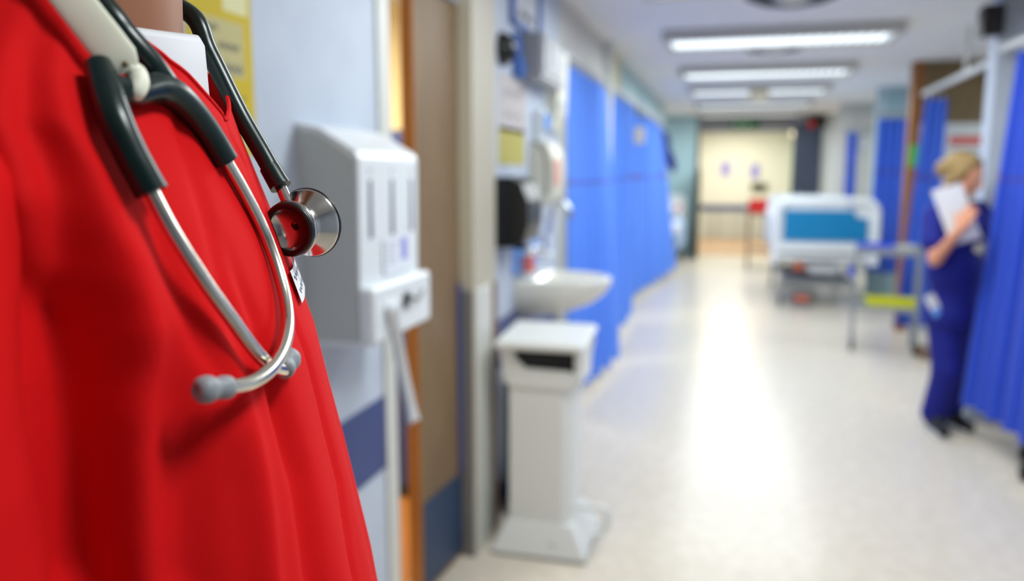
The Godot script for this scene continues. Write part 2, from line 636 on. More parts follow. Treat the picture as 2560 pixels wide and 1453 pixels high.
# bones of a head about its centre c (half way up), size = head height
func head_bones(c: Vector3, bs: Basis, s: float) -> Array:
	# bs: x to the person's left, y up, -z ahead
	var at := func(x: float, y: float, z: float) -> Vector3:
		return c + bs * (Vector3(x, y, z) * s)
	return [
		ell(at.call(0, 0.12, 0.06), Vector3(0.335, 0.38, 0.42) * s, bs, 0.02 * s),
		ell(at.call(0, -0.08, -0.14), Vector3(0.27, 0.34, 0.24) * s, bs, 0.08 * s),
		cap(at.call(0, -0.38, -0.24), at.call(0, -0.36, -0.2), 0.11 * s, 0.14 * s, 0.1 * s),
		cap(at.call(0.17, -0.22, 0.02), at.call(0.09, -0.36, -0.18), 0.1 * s, 0.1 * s, 0.08 * s),
		cap(at.call(-0.17, -0.22, 0.02), at.call(-0.09, -0.36, -0.18), 0.1 * s, 0.1 * s, 0.08 * s),
		cap(at.call(0, 0.03, -0.36), at.call(0, -0.12, -0.44), 0.03 * s, 0.055 * s, 0.04 * s),
		cap(at.call(0.05, -0.14, -0.39), at.call(-0.05, -0.14, -0.39), 0.04 * s, 0.04 * s, 0.03 * s),
		cap(at.call(0.2, 0.08, -0.31), at.call(0.06, 0.085, -0.365), 0.035 * s, 0.035 * s, 0.04 * s),
		cap(at.call(-0.2, 0.08, -0.31), at.call(-0.06, 0.085, -0.365), 0.035 * s, 0.035 * s, 0.04 * s),
		cap(at.call(0.09, -0.235, -0.36), at.call(-0.09, -0.235, -0.36), 0.03 * s, 0.03 * s, 0.03 * s),
		cap(at.call(0.335, 0.06, 0.08), at.call(0.32, -0.12, 0.04), 0.055 * s, 0.035 * s, 0.02 * s),
		cap(at.call(-0.335, 0.06, 0.08), at.call(-0.32, -0.12, 0.04), 0.055 * s, 0.035 * s, 0.02 * s),
		cap(at.call(0, -0.2, 0.12), at.call(0, -0.62, 0.18), 0.24 * s, 0.25 * s, 0.08 * s)]
func add_face(body: Node3D, c: Vector3, bs: Basis, s: float) -> void:
	for x in [-0.13, 0.13]:
		var e := part(body, "eye", lathe(sphere_prof(0.05 * s), Transform3D.IDENTITY, 14), "eye_white", c + bs * (Vector3(x, 0.0, -0.315) * s))
		part(e, "iris", lathe(sphere_prof(0.026 * s), Transform3D.IDENTITY, 12), "eye_dark", bs * (Vector3(0, 0, -0.032) * s))
	part(body, "lips", tube(smooth([c + bs * (Vector3(-0.1, -0.235, -0.365) * s), c + bs * (Vector3(0, -0.24, -0.4) * s), c + bs * (Vector3(0.1, -0.235, -0.365) * s)], 5), [0.01 * s, 0.022 * s, 0.01 * s], 8), "lip")
func sphere_prof(r: float, n := 8) -> Array:
	var p := []
	for i in n + 1:
		var a := -PI / 2 + PI * i / n
		p.append(Vector2(maxf(cos(a) * r, 0.00001), sin(a) * r))
	return p
# a hand: wrist, direction of the palm, side towards the thumb, normal out of the palm (fingers curl towards it)
func hand_bones(w: Vector3, dir: Vector3, thumb: Vector3, curl: float, s := 1.0) -> Array:
	dir = dir.normalized()
	thumb = (thumb - dir * thumb.dot(dir)).normalized()
	var palm := dir.cross(thumb).normalized() * signf(curl)
	var c := absf(curl)
	var b := [cap(w - dir * 0.02 * s, w + dir * 0.02 * s, 0.025 * s, 0.024 * s, 0.01)]
	var lens := [0.072, 0.082, 0.076, 0.06]
	for i in 4:
		var lat := (1.5 - i) * 0.0195 * s
		var root := w + dir * (0.088 - absf(i - 1.2) * 0.004) * s + thumb * lat
		b.append(cap(w + dir * 0.02 * s + thumb * lat * 0.7, root, 0.014 * s, 0.0115 * s, 0.012))
		var p := root
		var d := dir
		var seg := [0.45, 0.32, 0.25]
		for k in 3:
			d = d.rotated(dir.cross(palm).normalized(), c * [0.7, 1.0, 0.7][k])
			var q: Vector3 = p + d * lens[i] * seg[k] * s
			b.append(cap(p, q, (0.0098 - 0.0008 * k) * s, (0.009 - 0.0008 * k) * s, 0.003))
			p = q
	var tr := w + dir * 0.03 * s + thumb * 0.026 * s
	b.append(cap(w + dir * 0.012 * s + thumb * 0.01 * s, tr, 0.015 * s, 0.0125 * s, 0.01))
	var td := (dir * 0.7 + thumb * 0.7 + palm * 0.35).normalized()
	var t1 := tr + td * 0.036 * s
	td = (td + palm * c * 0.5 + dir * 0.3).normalized()
	b.append(cap(tr, t1, 0.0115 * s, 0.0102 * s, 0.006))
	b.append(cap(t1, t1 + td * 0.03 * s, 0.0102 * s, 0.0085 * s, 0.003))
	return b

# ------------------------------------------------------------------ the building
func dado(w: Node3D, lo: Vector3, hi: Vector3) -> void:
	# the protective blue band fixed along a wall
	var o := part(w, "dado_stripe", box(hi - lo, 0.002), "stripe_blue", (lo + hi) * 0.5 - w.position)
	o.set_meta("label", "dark blue band")

func build_structure() -> void:
	slab("floor", Vector3(-4.3, -0.1, -15.0), Vector3(4.4, 0, 3.2), "floor_vinyl")
	slab("floor", Vector3(-4.3, -0.1, -19.6), Vector3(4.4, 0, -15.0), "floor_far")
	slab("ceiling", Vector3(-4.3, 2.5, -19.6), Vector3(4.4, 2.6, 3.2), "ceiling_paint")
	slab("wall_back", Vector3(-4.3, 0, 3.0), Vector3(4.4, 2.5, 3.2), "wall_paint")
	slab("wall_left", Vector3(-4.3, 0, -19.6), Vector3(-4.2, 2.5, 3.0), "wall_cream")
	slab("wall_right", Vector3(4.3, 0, -19.6), Vector3(4.4, 2.5, 3.0), "wall_cream")
	# left side, from the camera on: dispenser wall, doorway, pillar, sink wall
	var w := slab("wall_left", Vector3(-1.07, 0, -2.11), Vector3(-0.95, 2.5, 3.0), "wall_paint")
	dado(w, Vector3(-0.951, 0.63, -2.11), Vector3(-0.947, 0.852, 2.9))
	slab("wall_left", Vector3(-1.07, 2.1, -2.83), Vector3(-0.95, 2.5, -2.11), "wall_paint")
	slab("trim_1", Vector3(-1.075, 0, -2.19), Vector3(-0.942, 2.1, -2.11), "trim_white")
	var post := slab("trim_2", Vector3(-1.07, 0, -3.13), Vector3(-0.9, 2.5, -2.83), "post_cream")
	for g in [[-2.85, -3.05, "trim_white"], [-3.07, -3.128, "brown_frame"]]:
		part(post, "corner_guard", box(Vector3(0.012, 1.06, absf(g[1] - g[0])), 0.003), g[2], Vector3(-0.897, 0.53, (g[0] + g[1]) * 0.5) - post.position)
	part(post, "corner_guard", box(Vector3(0.05, 1.06, 0.012), 0.003), "guard_grey", Vector3(-0.925, 0.53, -2.827) - post.position)
	w = slab("wall_left", Vector3(-1.07, 0, -4.62), Vector3(-0.95, 2.5, -3.13), "wall_paint")
	dado(w, Vector3(-0.951, 0.63, -4.6), Vector3(-0.947, 0.852, -3.14))
	part(w, "skirting", box(Vector3(0.012, 0.1, 1.46), 0.003), "guard_grey", Vector3(-0.944, 0.05, -3.87) - w.position)
	# narrow wooden door leaf, a little ajar
	var leaf := structure("door_1", box(Vector3(0.04, 2.08, 0.35), 0.003, Vector3(0, 1.05, 0.175)), "wood_tan", Vector3(-0.972, 0.0, -2.83))
	leaf.rotation.y = deg_to_rad(-5.0)
	part(leaf, "lipping", box(Vector3(0.044, 2.08, 0.016), 0.002), "wood_edge", Vector3(0, 1.05, 0.358), "orange wooden edge of the door")
	part(leaf, "kick_plate", box(Vector3(0.003, 0.32, 0.33), 0.001), "kick_blue", Vector3(0.0215, 0.19, 0.175), "dark blue kick plate")
	part(leaf, "hinge_guard", box(Vector3(0.008, 0.74, 0.03), 0.002), "stripe_blue", Vector3(0.024, 0.72, 0.018))
	# the warm lit room behind it
	slab("floor", Vector3(-4.2, 0, -4.62), Vector3(-1.075, 0.004, -0.9), "wood_edge")
	slab("wall_left", Vector3(-4.2, 0, -0.9), Vector3(-1.07, 2.5, -0.8), "wall_warm")
	slab("wall_left", Vector3(-4.2, 0, -4.72), Vector3(-1.07, 2.5, -4.62), "wall_warm")
	# bulkhead above the left curtains and the walls between the bays
	slab("wall_left", Vector3(-1.02, 2.2, -7.3), Vector3(-0.95, 2.5, -4.62), "wall_cream")
	slab("wall_left", Vector3(-1.02, 2.2, -12.7), Vector3(-0.95, 2.5, -7.3), "wall_aqua")
	for q in [[-6.35, -0.89], [-8.55, -0.98], [-12.6, -0.97]]:
		slab("wall_left", Vector3(-4.2, 0, q[0] - 0.1), Vector3(q[1], 2.5, q[0]), "wall_white")
	# end wall with its doorway, and the lobby beyond
	slab("wall_end", Vector3(-4.2, 0, -15.1), Vector3(-0.53, 2.5, -15.0), "wall_aqua")
	slab("wall_end", Vector3(1.16, 0, -15.1), Vector3(4.3, 2.5, -15.0), "wall_white")
	slab("wall_end", Vector3(-0.53, 2.21, -15.1), Vector3(1.16, 2.5, -14.99), "frame_grey")
	slab("trim_3", Vector3(-0.53, 0, -15.11), Vector3(-0.485, 2.21, -14.96), "olive_dark")
	slab("trim_4", Vector3(1.114, 0, -15.11), Vector3(1.16, 2.21, -14.96), "slate_door")
	var d := slab("door_2", Vector3(1.15, 0.01, -14.95), Vector3(1.57, 2.36, -14.9), "slate_door")
	part(d, "pull_handle", rod(Vector3(-0.15, -0.28, 0.05), Vector3(-0.15, 0.02, 0.05), 0.012), "steel")
	d = slab("door_3", Vector3(-0.51, 0.01, -14.94), Vector3(-0.44, 1.55, -14.2), "olive_dark")
	part(d, "push_plate", box(Vector3(0.004, 0.3, 0.1), 0.001), "steel", Vector3(0.037, 0.3, 0.2))
	slab("wall_left", Vector3(-0.85, 0, -19.0), Vector3(-0.75, 2.5, -15.1), "wall_cream")
	slab("wall_right", Vector3(1.35, 0, -19.0), Vector3(1.45, 2.5, -15.1), "wall_seafoam")
	w = slab("wall_end", Vector3(-0.85, 0, -19.1), Vector3(1.45, 2.5, -19.0), "wall_white")
	dado(w, Vector3(-0.7, 0.62, -19.002), Vector3(1.3, 0.76, -18.99))
	for x in [-0.2, 0.35, 0.9]:
		part(w, "lower_panel", box(Vector3(0.5, 0.6, 0.02), 0.004), "plastic_grey", Vector3(x, 0.31, -18.99) - w.position)
	d = slab("door_4", Vector3(1.3, 0.01, -16.9), Vector3(1.345, 2.05, -15.9), "wood_tan")
	part(d, "door_handle", rod(Vector3(-0.04, 0.0, 0.32), Vector3(-0.04, 0.0, 0.44), 0.012), "steel")
	# right side
	slab("wall_right", Vector3(1.75, 0, -2.4), Vector3(1.85, 2.5, 3.0), "wall_paint")
	slab("wall_right", Vector3(1.465, 0, -5.42), Vector3(4.3, 2.5, -5.27), "wall_paint")
	w = slab("wall_right", Vector3(1.7, 0, -8.3), Vector3(4.3, 1.94, -8.2), "wall_white")
	part(w, "bulkhead_panel", box(Vector3(2.6, 0.56, 0.1), 0.003), "wood_brown", Vector3(3.0, 2.22, -8.25) - w.position, "brown wooden panel above the wall")
	slab("trim_5", Vector3(1.615, 0, -8.32), Vector3(1.7, 2.5, -8.18), "wood_edge")
	slab("wall_right", Vector3(1.72, 0, -10.7), Vector3(4.3, 2.5, -10.6), "wall_aqua")
	slab("wall_right", Vector3(1.6, 0, -13.1), Vector3(4.3, 2.5, -13.0), "wall_cream")

func area(parent: Node3D, at: Vector3, size: Vector2, energy: float, c: Color) -> void:
	var l := AreaLight3D.new()
	l.name = "light"
	parent.add_child(l, true)
	l.position = at
	l.rotation.x = -PI / 2
	l.area_size = size
	l.light_energy = energy
	l.light_color = c
	l.area_range = 20.0
	l.shadow_enabled = true

func fixture(label: String, group: String, at: Vector3, size: Vector2, energy: float, blades: int, warm := false) -> Node3D:
	var o := thing("ceiling_light", label, "ceiling light", at, 0.0, group)
	var hs := tool()
	var t := 0.05
	for s in [-1.0, 1.0]:
		add_box(hs, Vector3(0, -0.04, s * (size.y / 2 + t / 2)), Vector3(size.x + 2 * t, 0.08, t), 0.006)
		add_box(hs, Vector3(s * (size.x / 2 + t / 2), -0.04, 0), Vector3(t, 0.08, size.y), 0.006)
	add_box(hs, Vector3(0, -0.008, 0), Vector3(size.x, 0.016, size.y), 0.002)
	part(o, "housing", done(hs), "housing_grey" if blades > 0 else "trim_white")
	part(o, "diffuser", box(Vector3(size.x, 0.012, size.y), 0.002), "light_warm" if warm else "light_glow", Vector3(0, -0.05, 0))
	var bm := box(Vector3(0.004, 0.022, size.y - 0.004), 0.001)
	for i in blades:
		part(o, "louvre_blade", bm, "trim_white", Vector3(-size.x / 2 + size.x * (i + 0.5) / blades, -0.068, 0))
	area(o, Vector3(0, -0.084, 0), size, energy, Color(1.0, 0.96, 0.86) if warm else Color(0.97, 1.0, 1.0))
	return o

func build_lights() -> void:
	fixture("compact square ceiling light over the entrance end of the corridor", "", Vector3(0.5, 2.5, -0.42), Vector2(0.34, 0.34), 1.45, 0)
	for z in [-2.3,  -4.3, -6.26, -8.28, -10.1, -12.1, -14.0]:
		fixture("long louvred fluorescent light fixed across the white corridor ceiling", "ceiling lights along the corridor", Vector3(0.325, 2.5, z), Vector2(1.5, 0.46), 3.2, 22)
	for z in [-5.5, -7.5, -10.6, -13.8]:
		fixture("square ceiling light over the bays behind the left curtains", "ceiling lights over the left bays", Vector3(-2.3, 2.5, z), Vector2(1.0, 0.6), 2.6, 0)
	for z in [-4.0, -6.8, -9.4, -11.9, -14.1]:
		fixture("square ceiling light over the bays on the brown panel side", "ceiling lights over the right bays", Vector3(3.0, 2.5, z), Vector2(1.0, 0.6), 1.6, 0)
	fixture("warm ceiling light in the room behind the narrow wooden door", "", Vector3(-2.2, 2.5, -2.9), Vector2(0.8, 0.6), 12.0, 0, true)
	fixture("warm ceiling light in the lobby beyond the grey doorway", "lobby ceiling lights", Vector3(0.15, 2.5, -16.2), Vector2(0.8, 0.4), 4.2, 0, true)
	fixture("warm ceiling light in the lobby beyond the grey doorway", "lobby ceiling lights", Vector3(0.15, 2.5, -17.8), Vector2(0.8, 0.4), 4.2, 0, true)
	# round air diffusers and a little hanging box on the ceiling
	for z in [-4.93, -6.82, -8.62]:
		var o := thing("air_diffuser", "round air diffuser with dark slots on the corridor ceiling", "air vent", Vector3(0.33, 2.5, z), 0.0, "round ceiling diffusers along the corridor")
		part(o, "rim", lathe([Vector2(0.2, 0.0), Vector2(0.28, -0.004), Vector2(0.285, -0.012), Vector2(0.27, -0.02), Vector2(0.2, -0.006)], Transform3D.IDENTITY, 32), "trim_white")
		part(o, "slot", lathe([Vector2(0.272, -0.018), Vector2(0.2, -0.05), Vector2(0.12, -0.02)], Transform3D.IDENTITY, 32), "vent_dark")
		part(o, "cone", lathe([Vector2(0.0001, -0.055), Vector2(0.07, -0.055), Vector2(0.13, -0.03), Vector2(0.1, -0.01)], Transform3D.IDENTITY, 32), "trim_white")
	var s := thing("hanging_sign", "small grey sign box hanging from the ceiling between two lights", "sign", Vector3(0.3, 2.5, -8.95))
	part(s, "plate", box(Vector3(0.2, 0.15, 0.06), 0.01), "sign_tan", Vector3(0, -0.2, 0))
	for x in [-0.06, 0.06]:
		part(s, "hanger", rod(Vector3(x, 0, 0), Vector3(x, -0.13, 0), 0.006, 8), "trim_white")

# ------------------------------------------------------------------ the doctor in red, close to the lens
const DOC := Vector3(-0.3538, 0, -0.3864)
const DOC_F := Vector3(0.8922, 0, -0.4516)      # facing
const DOC_R := Vector3(0.4516, 0, 0.8922)       # towards the right hand
# height, half width, half depth, centre offset ahead
const TUNIC := [[0.78, 0.225, 0.17, 0.03], [1.0, 0.205, 0.152, 0.03], [1.2, 0.196, 0.143, 0.0174], [1.24, 0.196, 0.141, 0.0135], [1.28, 0.195, 0.14, 0.0068], [1.32, 0.195, 0.137, 0.002], [1.36, 0.195, 0.135, -0.0046], [1.4, 0.195, 0.132, -0.0096], [1.44, 0.19, 0.125, -0.0152], [1.48, 0.18, 0.117, -0.0203], [1.52, 0.165, 0.108, -0.0253], [1.54, 0.145, 0.1, -0.0233], [1.56, 0.125, 0.092, -0.0198], [1.58, 0.105, 0.086, -0.0147], [1.6, 0.09, 0.08, -0.012], [1.63, 0.078, 0.074, -0.012]]
var folds := []

func tunic_ring(y: float) -> Vector3:
	var i := 0
	while i < TUNIC.size() - 2 and TUNIC[i + 1][0] < y:
		i += 1
	var a: Array = TUNIC[i]
	var b: Array = TUNIC[i + 1]
	var t := clampf((y - a[0]) / (b[0] - a[0]), 0.0, 1.0)
	return Vector3(lerpf(a[1], b[1], t), lerpf(a[2], b[2], t), lerpf(a[3], b[3], t))
func spow(x: float, p: float) -> float:
	return signf(x) * pow(absf(x), p)
func tunic_point(t: float, y: float, grow := 0.0, with_folds := true) -> Vector3:
	var g := tunic_ring(y)
	var c := cos(t)
	var s := sin(t)
	var f := spow(c, 2.0 / 2.3) * g.y
	var r := spow(s, 2.0 / 2.3) * g.x
	var n := Vector2(c / g.y, s / g.x).normalized()
	var k := grow
	if with_folds:
		k += fold_at(t, y)
	return DOC + DOC_F * (g.z + f + n.x * k) + DOC_R * (r + n.y * k) + Vector3(0, y, 0)
# depth along a pixel's ray at which it meets the plain tunic
func tunic_hit(px: float, py: float) -> float:
	var d := 0.2
	while d < 0.7:
		var p := at_depth(px, py, d) - DOC
		var g := tunic_ring(p.y)
		var f := (p.dot(DOC_F) - g.z) / g.y
		var r := p.dot(DOC_R) / g.x
		if pow(absf(f), 2.3) + pow(absf(r), 2.3) < 1.0:
			return d
		d += 0.001
	return 0.52
# the angle round the body and height of the cloth seen at a pixel
func tunic_uv(px: float, py: float) -> Vector2:
	var p := at_depth(px, py, tunic_hit(px, py)) - DOC
	var g := tunic_ring(p.y)
	var f := (p.dot(DOC_F) - g.z) / g.y
	var r := p.dot(DOC_R) / g.x
	return Vector2(atan2(spow(r, 1.15), spow(f, 1.15)), p.y)
func add_fold(pix: Array, amp: float, width: float) -> void:
	var line := []
	for p in pix:
		line.append(tunic_uv(p[0], p[1]))
	line.sort_custom(func(a, b): return a.y > b.y)
	folds.append([line, amp, width])
func fold_at(t: float, y: float) -> float:
	var k := 0.0
	if t > -0.9 and t < 2.0:
		for f in folds:
			var line: Array = f[0]
			var top: Vector2 = line[0]
			var bot: Vector2 = line[line.size() - 1]
			if y > top.y + 0.04 or y < bot.y - 0.06:
				continue
			var fade := clampf((top.y + 0.03 - y) / 0.045, 0.0, 1.0) * clampf((y - bot.y + 0.06) / 0.06, 0.0, 1.0)
			var c := top.x
			if y <= bot.y:
				c = bot.x
			elif y < top.y:
				for i in line.size() - 1:
					if y <= line[i].y and y >= line[i + 1].y:
						c = lerpf(line[i].x, line[i + 1].x, (line[i].y - y) / maxf(line[i].y - line[i + 1].y, 1e-5))
			var d: float = (t - c) * 0.15 / f[2]
			if absf(d) < 3.0:
				k += f[1] * exp(-d * d) * fade
	# slow waves of loose cloth
	k += 0.0012 * sin(t * 21.0 + y * 9.0) * clampf((1.5 - y) * 4.0, 0.0, 1.0)
	return k

func doc(f: float, r: float, y: float) -> Vector3:
	return DOC + DOC_F * f + DOC_R * r + Vector3(0, y, 0)

func build_doctor() -> void:
	var o := thing("person", "person in red scrub tunic over white undershirt with stethoscope round neck", "person", DOC)
	var org := -DOC
	# --- cloth folds, plus ear tube shadows shaped as creases, read from the photograph
	add_fold([[95, 700], [150, 800], [200, 960], [215, 1200], [225, 1453]], -0.03, 0.02)
	add_fold([[345, 760], [352, 900], [345, 1150], [352, 1453]], 0.008, 0.011)
	add_fold([[455, 1000], [475, 1150], [490, 1453]], -0.012, 0.015)
	add_fold([[600, 1010], [640, 1200], [665, 1453]], 0.006, 0.008)
	add_fold([[690, 960], [755, 1200], [790, 1453]], -0.006, 0.008)
	add_fold([[125, 180], [215, 420], [310, 640]], 0.006, 0.009)
	add_fold([[60, 250], [130, 470], [190, 640]], -0.005, 0.010)
	add_fold([[10, 120], [50, 420], [85, 640]], 0.006, 0.010)
	add_fold([[440, 250], [478, 400], [530, 590], [560, 720], [590, 830]], -0.003, 0.006)  # no real fold: shadow of the right ear tube, shaped as a shallow groove
	add_fold([[385, 540], [430, 690], [500, 850], [570, 950]], -0.003, 0.006)  # likewise the left ear tube's shadow, put into the cloth as a groove
	add_fold([[575, 330], [615, 410], [655, 530], [680, 640]], -0.0022, 0.0035)
	add_fold([[600, 700], [650, 820], [690, 960]], -0.003, 0.005)
	add_fold([[740, 800], [800, 1000], [850, 1200], [880, 1400]], -0.003, 0.004)
	# --- tunic
	var rows := []
	var nt := 260
	var ny := 150
	for i in ny + 1:
		var row := PackedVector3Array()
		var v := float(i) / ny
		for j in nt:
			# finer round the front
			var u := float(j) / nt * TAU - PI
			var t := u - 0.45 * sin(u)
			var at := absf(t - 0.1)
			var top := 1.529 + 0.02 * clampf(at / 0.33, 0.0, 1.0) + 0.014 * clampf((at - 0.33) / 0.32, 0.0, 1.0) + 0.045 * smoothstep(0.6, 1.8, at)
			var y := lerpf(0.78, top, 1.0 - pow(1.0 - v, 1.6))
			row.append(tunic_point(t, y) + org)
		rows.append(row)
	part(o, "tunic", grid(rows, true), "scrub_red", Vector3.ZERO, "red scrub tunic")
	# neckline binding
	var edge := []
	for j in nt + 1:
		edge.append(rows[ny][j % nt])
	part(o, "neckline", tube(PackedVector3Array(edge), 0.0013, 8), "scrub_red")
	# --- sleeves: loose tubes from the shoulder to above the elbow
	for sd in [1.0, -1.0]:
		var sr := []
		for i in 41:
			var v := i / 40.0
			var c := doc(-0.058 + 0.008 * v, sd * (0.148 + 0.055 * smoothstep(0.0, 0.5, v)), 1.565 - 0.33 * v)
			var rad := lerpf(0.03, 0.078, smoothstep(0.0, 0.22, v)) + 0.006 * v
			var row := PackedVector3Array()
			for j in 48:
				var a := TAU * j / 48
				var wob := 1.0 + 0.03 * sin(a * 5.0 + v * 4.0) * v
				row.append(c + (DOC_F * cos(a) * rad * 0.98 + DOC_R * sin(a) * rad * 0.9) * wob + Vector3(0, (0.035 * cos(a - PI / 2 * sd) * 0.0), 0) + org)
			sr.append(row)
		part(o, "sleeve", grid(sr, true), "scrub_red")
	# --- white undershirt with its stand-up collar
	var ur := []
	var up := [[1.44, 0.14, 0.09, -0.02], [1.5, 0.135, 0.092, -0.022], [1.53, 0.11, 0.085, -0.0188], [1.545, 0.085, 0.075, -0.0087], [1.56, 0.075, 0.07, -0.004], [1.574, 0.072, 0.068, -0.0025], [1.578, 0.07, 0.066, -0.0025], [1.572, 0.068, 0.064, -0.003], [1.55, 0.066, 0.062, -0.004]]
	for q in up:
		var row := PackedVector3Array()
		for j in 96:
			var a := TAU * j / 96
			var lift: float = (0.02 * (0.5 - 0.5 * cos(a)) - 0.012 * maxf(sin(a), 0.0)) * smoothstep(1.53, 1.575, q[0])
			row.append(doc(q[3] + spow(cos(a), 0.87) * q[2], spow(sin(a), 0.87) * q[1], q[0] + lift) + org)
		ur.append(row)
	part(o, "undershirt", grid(ur, true), "undershirt", Vector3.ZERO, "white undershirt with standing collar")
	# --- the body: head, neck, trunk, arms, hands, legs as one surface
	var st := tool()
	var b := [cap(doc(0, 0, 1.68), doc(-0.008, 0, 1.5), 0.058, 0.061, 0.02),
		cap(doc(-0.03, 0.11, 1.48), doc(-0.03, -0.11, 1.48), 0.045, 0.045, 0.03),
		cap(doc(-0.01, 0.08, 1.36), doc(-0.01, -0.08, 1.36), 0.085, 0.085, 0.05),
		cap(doc(0.0, 0.06, 1.15), doc(0.0, -0.06, 1.15), 0.09, 0.09, 0.05),
		cap(doc(0.0, 0.08, 0.98), doc(0.0, -0.08, 0.98), 0.09, 0.09, 0.05)]
	for sd in [1.0, -1.0]:
		var sh := doc(-0.056, sd * 0.185, 1.47)
		var el := doc(-0.05, sd * 0.205, 1.2)
		var wr := doc(0.05, sd * 0.225, 0.95)
		b += [cap(sh, el, 0.044, 0.04, 0.03), cap(el, wr, 0.04, 0.028, 0.02)]
		b += [cap(doc(0, sd * 0.09, 0.95), doc(0.01, sd * 0.1, 0.5), 0.085, 0.055, 0.03), cap(doc(0.01, sd * 0.1, 0.5), doc(-0.02, sd * 0.105, 0.09), 0.055, 0.036, 0.02)]
		var hb := tool()
		add_nets(st, hand_bones(wr, (wr - el).normalized(), DOC_F, 0.3 * sd), 0.0045)
	add_nets(st, b, 0.014)
	var fb := Basis(-DOC_R, Vector3.UP, -DOC_F)
	add_nets(st, head_bones(doc(0.02, 0, 1.76), fb, 0.235), 0.006)
	var bm := done(st)
	var body := MeshInstance3D.new()
	body.name = "body"
	body.mesh = bm
	body.material_override = M.skin_tan
	o.add_child(body)
	body.position = org
	body.set_meta("label", "brown skin of the neck")
	add_face(body, doc(0.02, 0, 1.76), fb, 0.235)
	var hc := doc(0.02, 0, 1.76)
	var hair := part(o, "hair", nets([ell(hc + fb * Vector3(0, 0.05, 0.03), Vector3(0.083, 0.085, 0.098), fb, 0.01), cap(hc + fb * Vector3(0.045, -0.02, 0.062), hc + fb * Vector3(-0.045, -0.02, 0.062), 0.034, 0.034, 0.06)], 0.008), "hair_dark", org)
	hair.set_meta("label", "short dark hair")
	# --- trousers and shoes
	var tb := [cap(doc(0.0, 0.08, 0.95), doc(0.0, -0.08, 0.95), 0.105, 0.105, 0.05)]
	for sd in [1.0, -1.0]:
		tb += [cap(doc(0, sd * 0.09, 0.92), doc(0.012, sd * 0.1, 0.5), 0.1, 0.075, 0.03), cap(doc(0.012, sd * 0.1, 0.5), doc(-0.015, sd * 0.105, 0.1), 0.075, 0.07, 0.02)]
	part(o, "trousers", nets(tb, 0.018), "scrub_red", org)
	for sd in [1.0, -1.0]:
		part(o, "shoe", nets([cap(doc(-0.03, sd * 0.105, 0.055), doc(0.14, sd * 0.12, 0.035), 0.05, 0.034, 0.02), cap(doc(-0.02, sd * 0.105, 0.1), doc(0.03, sd * 0.105, 0.07), 0.045, 0.04, 0.02)], 0.014), "shoe_black", org)
	# --- name patch on the far side of the chest
	var pr := []
	for i in 7:
		var row := PackedVector3Array()
		for j in 9:
			row.append(tunic_point(0.1 - 0.42 * j / 8.0, 1.443 - 0.019 * i / 6.0, 0.0025) + org)
		pr.append(row)
	var img := Image.create(128, 64, false, Image.FORMAT_RGB8)
	img.fill(rgb(236, 236, 240))
	scrawl(img, 8, 10, 108, 12, rgb(50, 50, 70), 3)
	scrawl(img, 12, 38, 90, 10, rgb(50, 50, 70), 4)
	picture("name_patch", img)
	part(o, "name_patch", grid(pr), "name_patch", Vector3.ZERO, "white name patch with dark writing")

# ------------------------------------------------------------------ stethoscope
func lay(pts: Array) -> Array:
	# pixels with a gap (m) above the cloth -> points
	var out := []
	for p in pts:
		out.append(at_depth(p[0], p[1], tunic_hit(p[0], p[1]) - p[2]))
	return out
func far(pts: Array) -> Array:
	var out := []
	for p in pts:
		out.append(at_depth(p[0], p[1], p[2]))
	return out

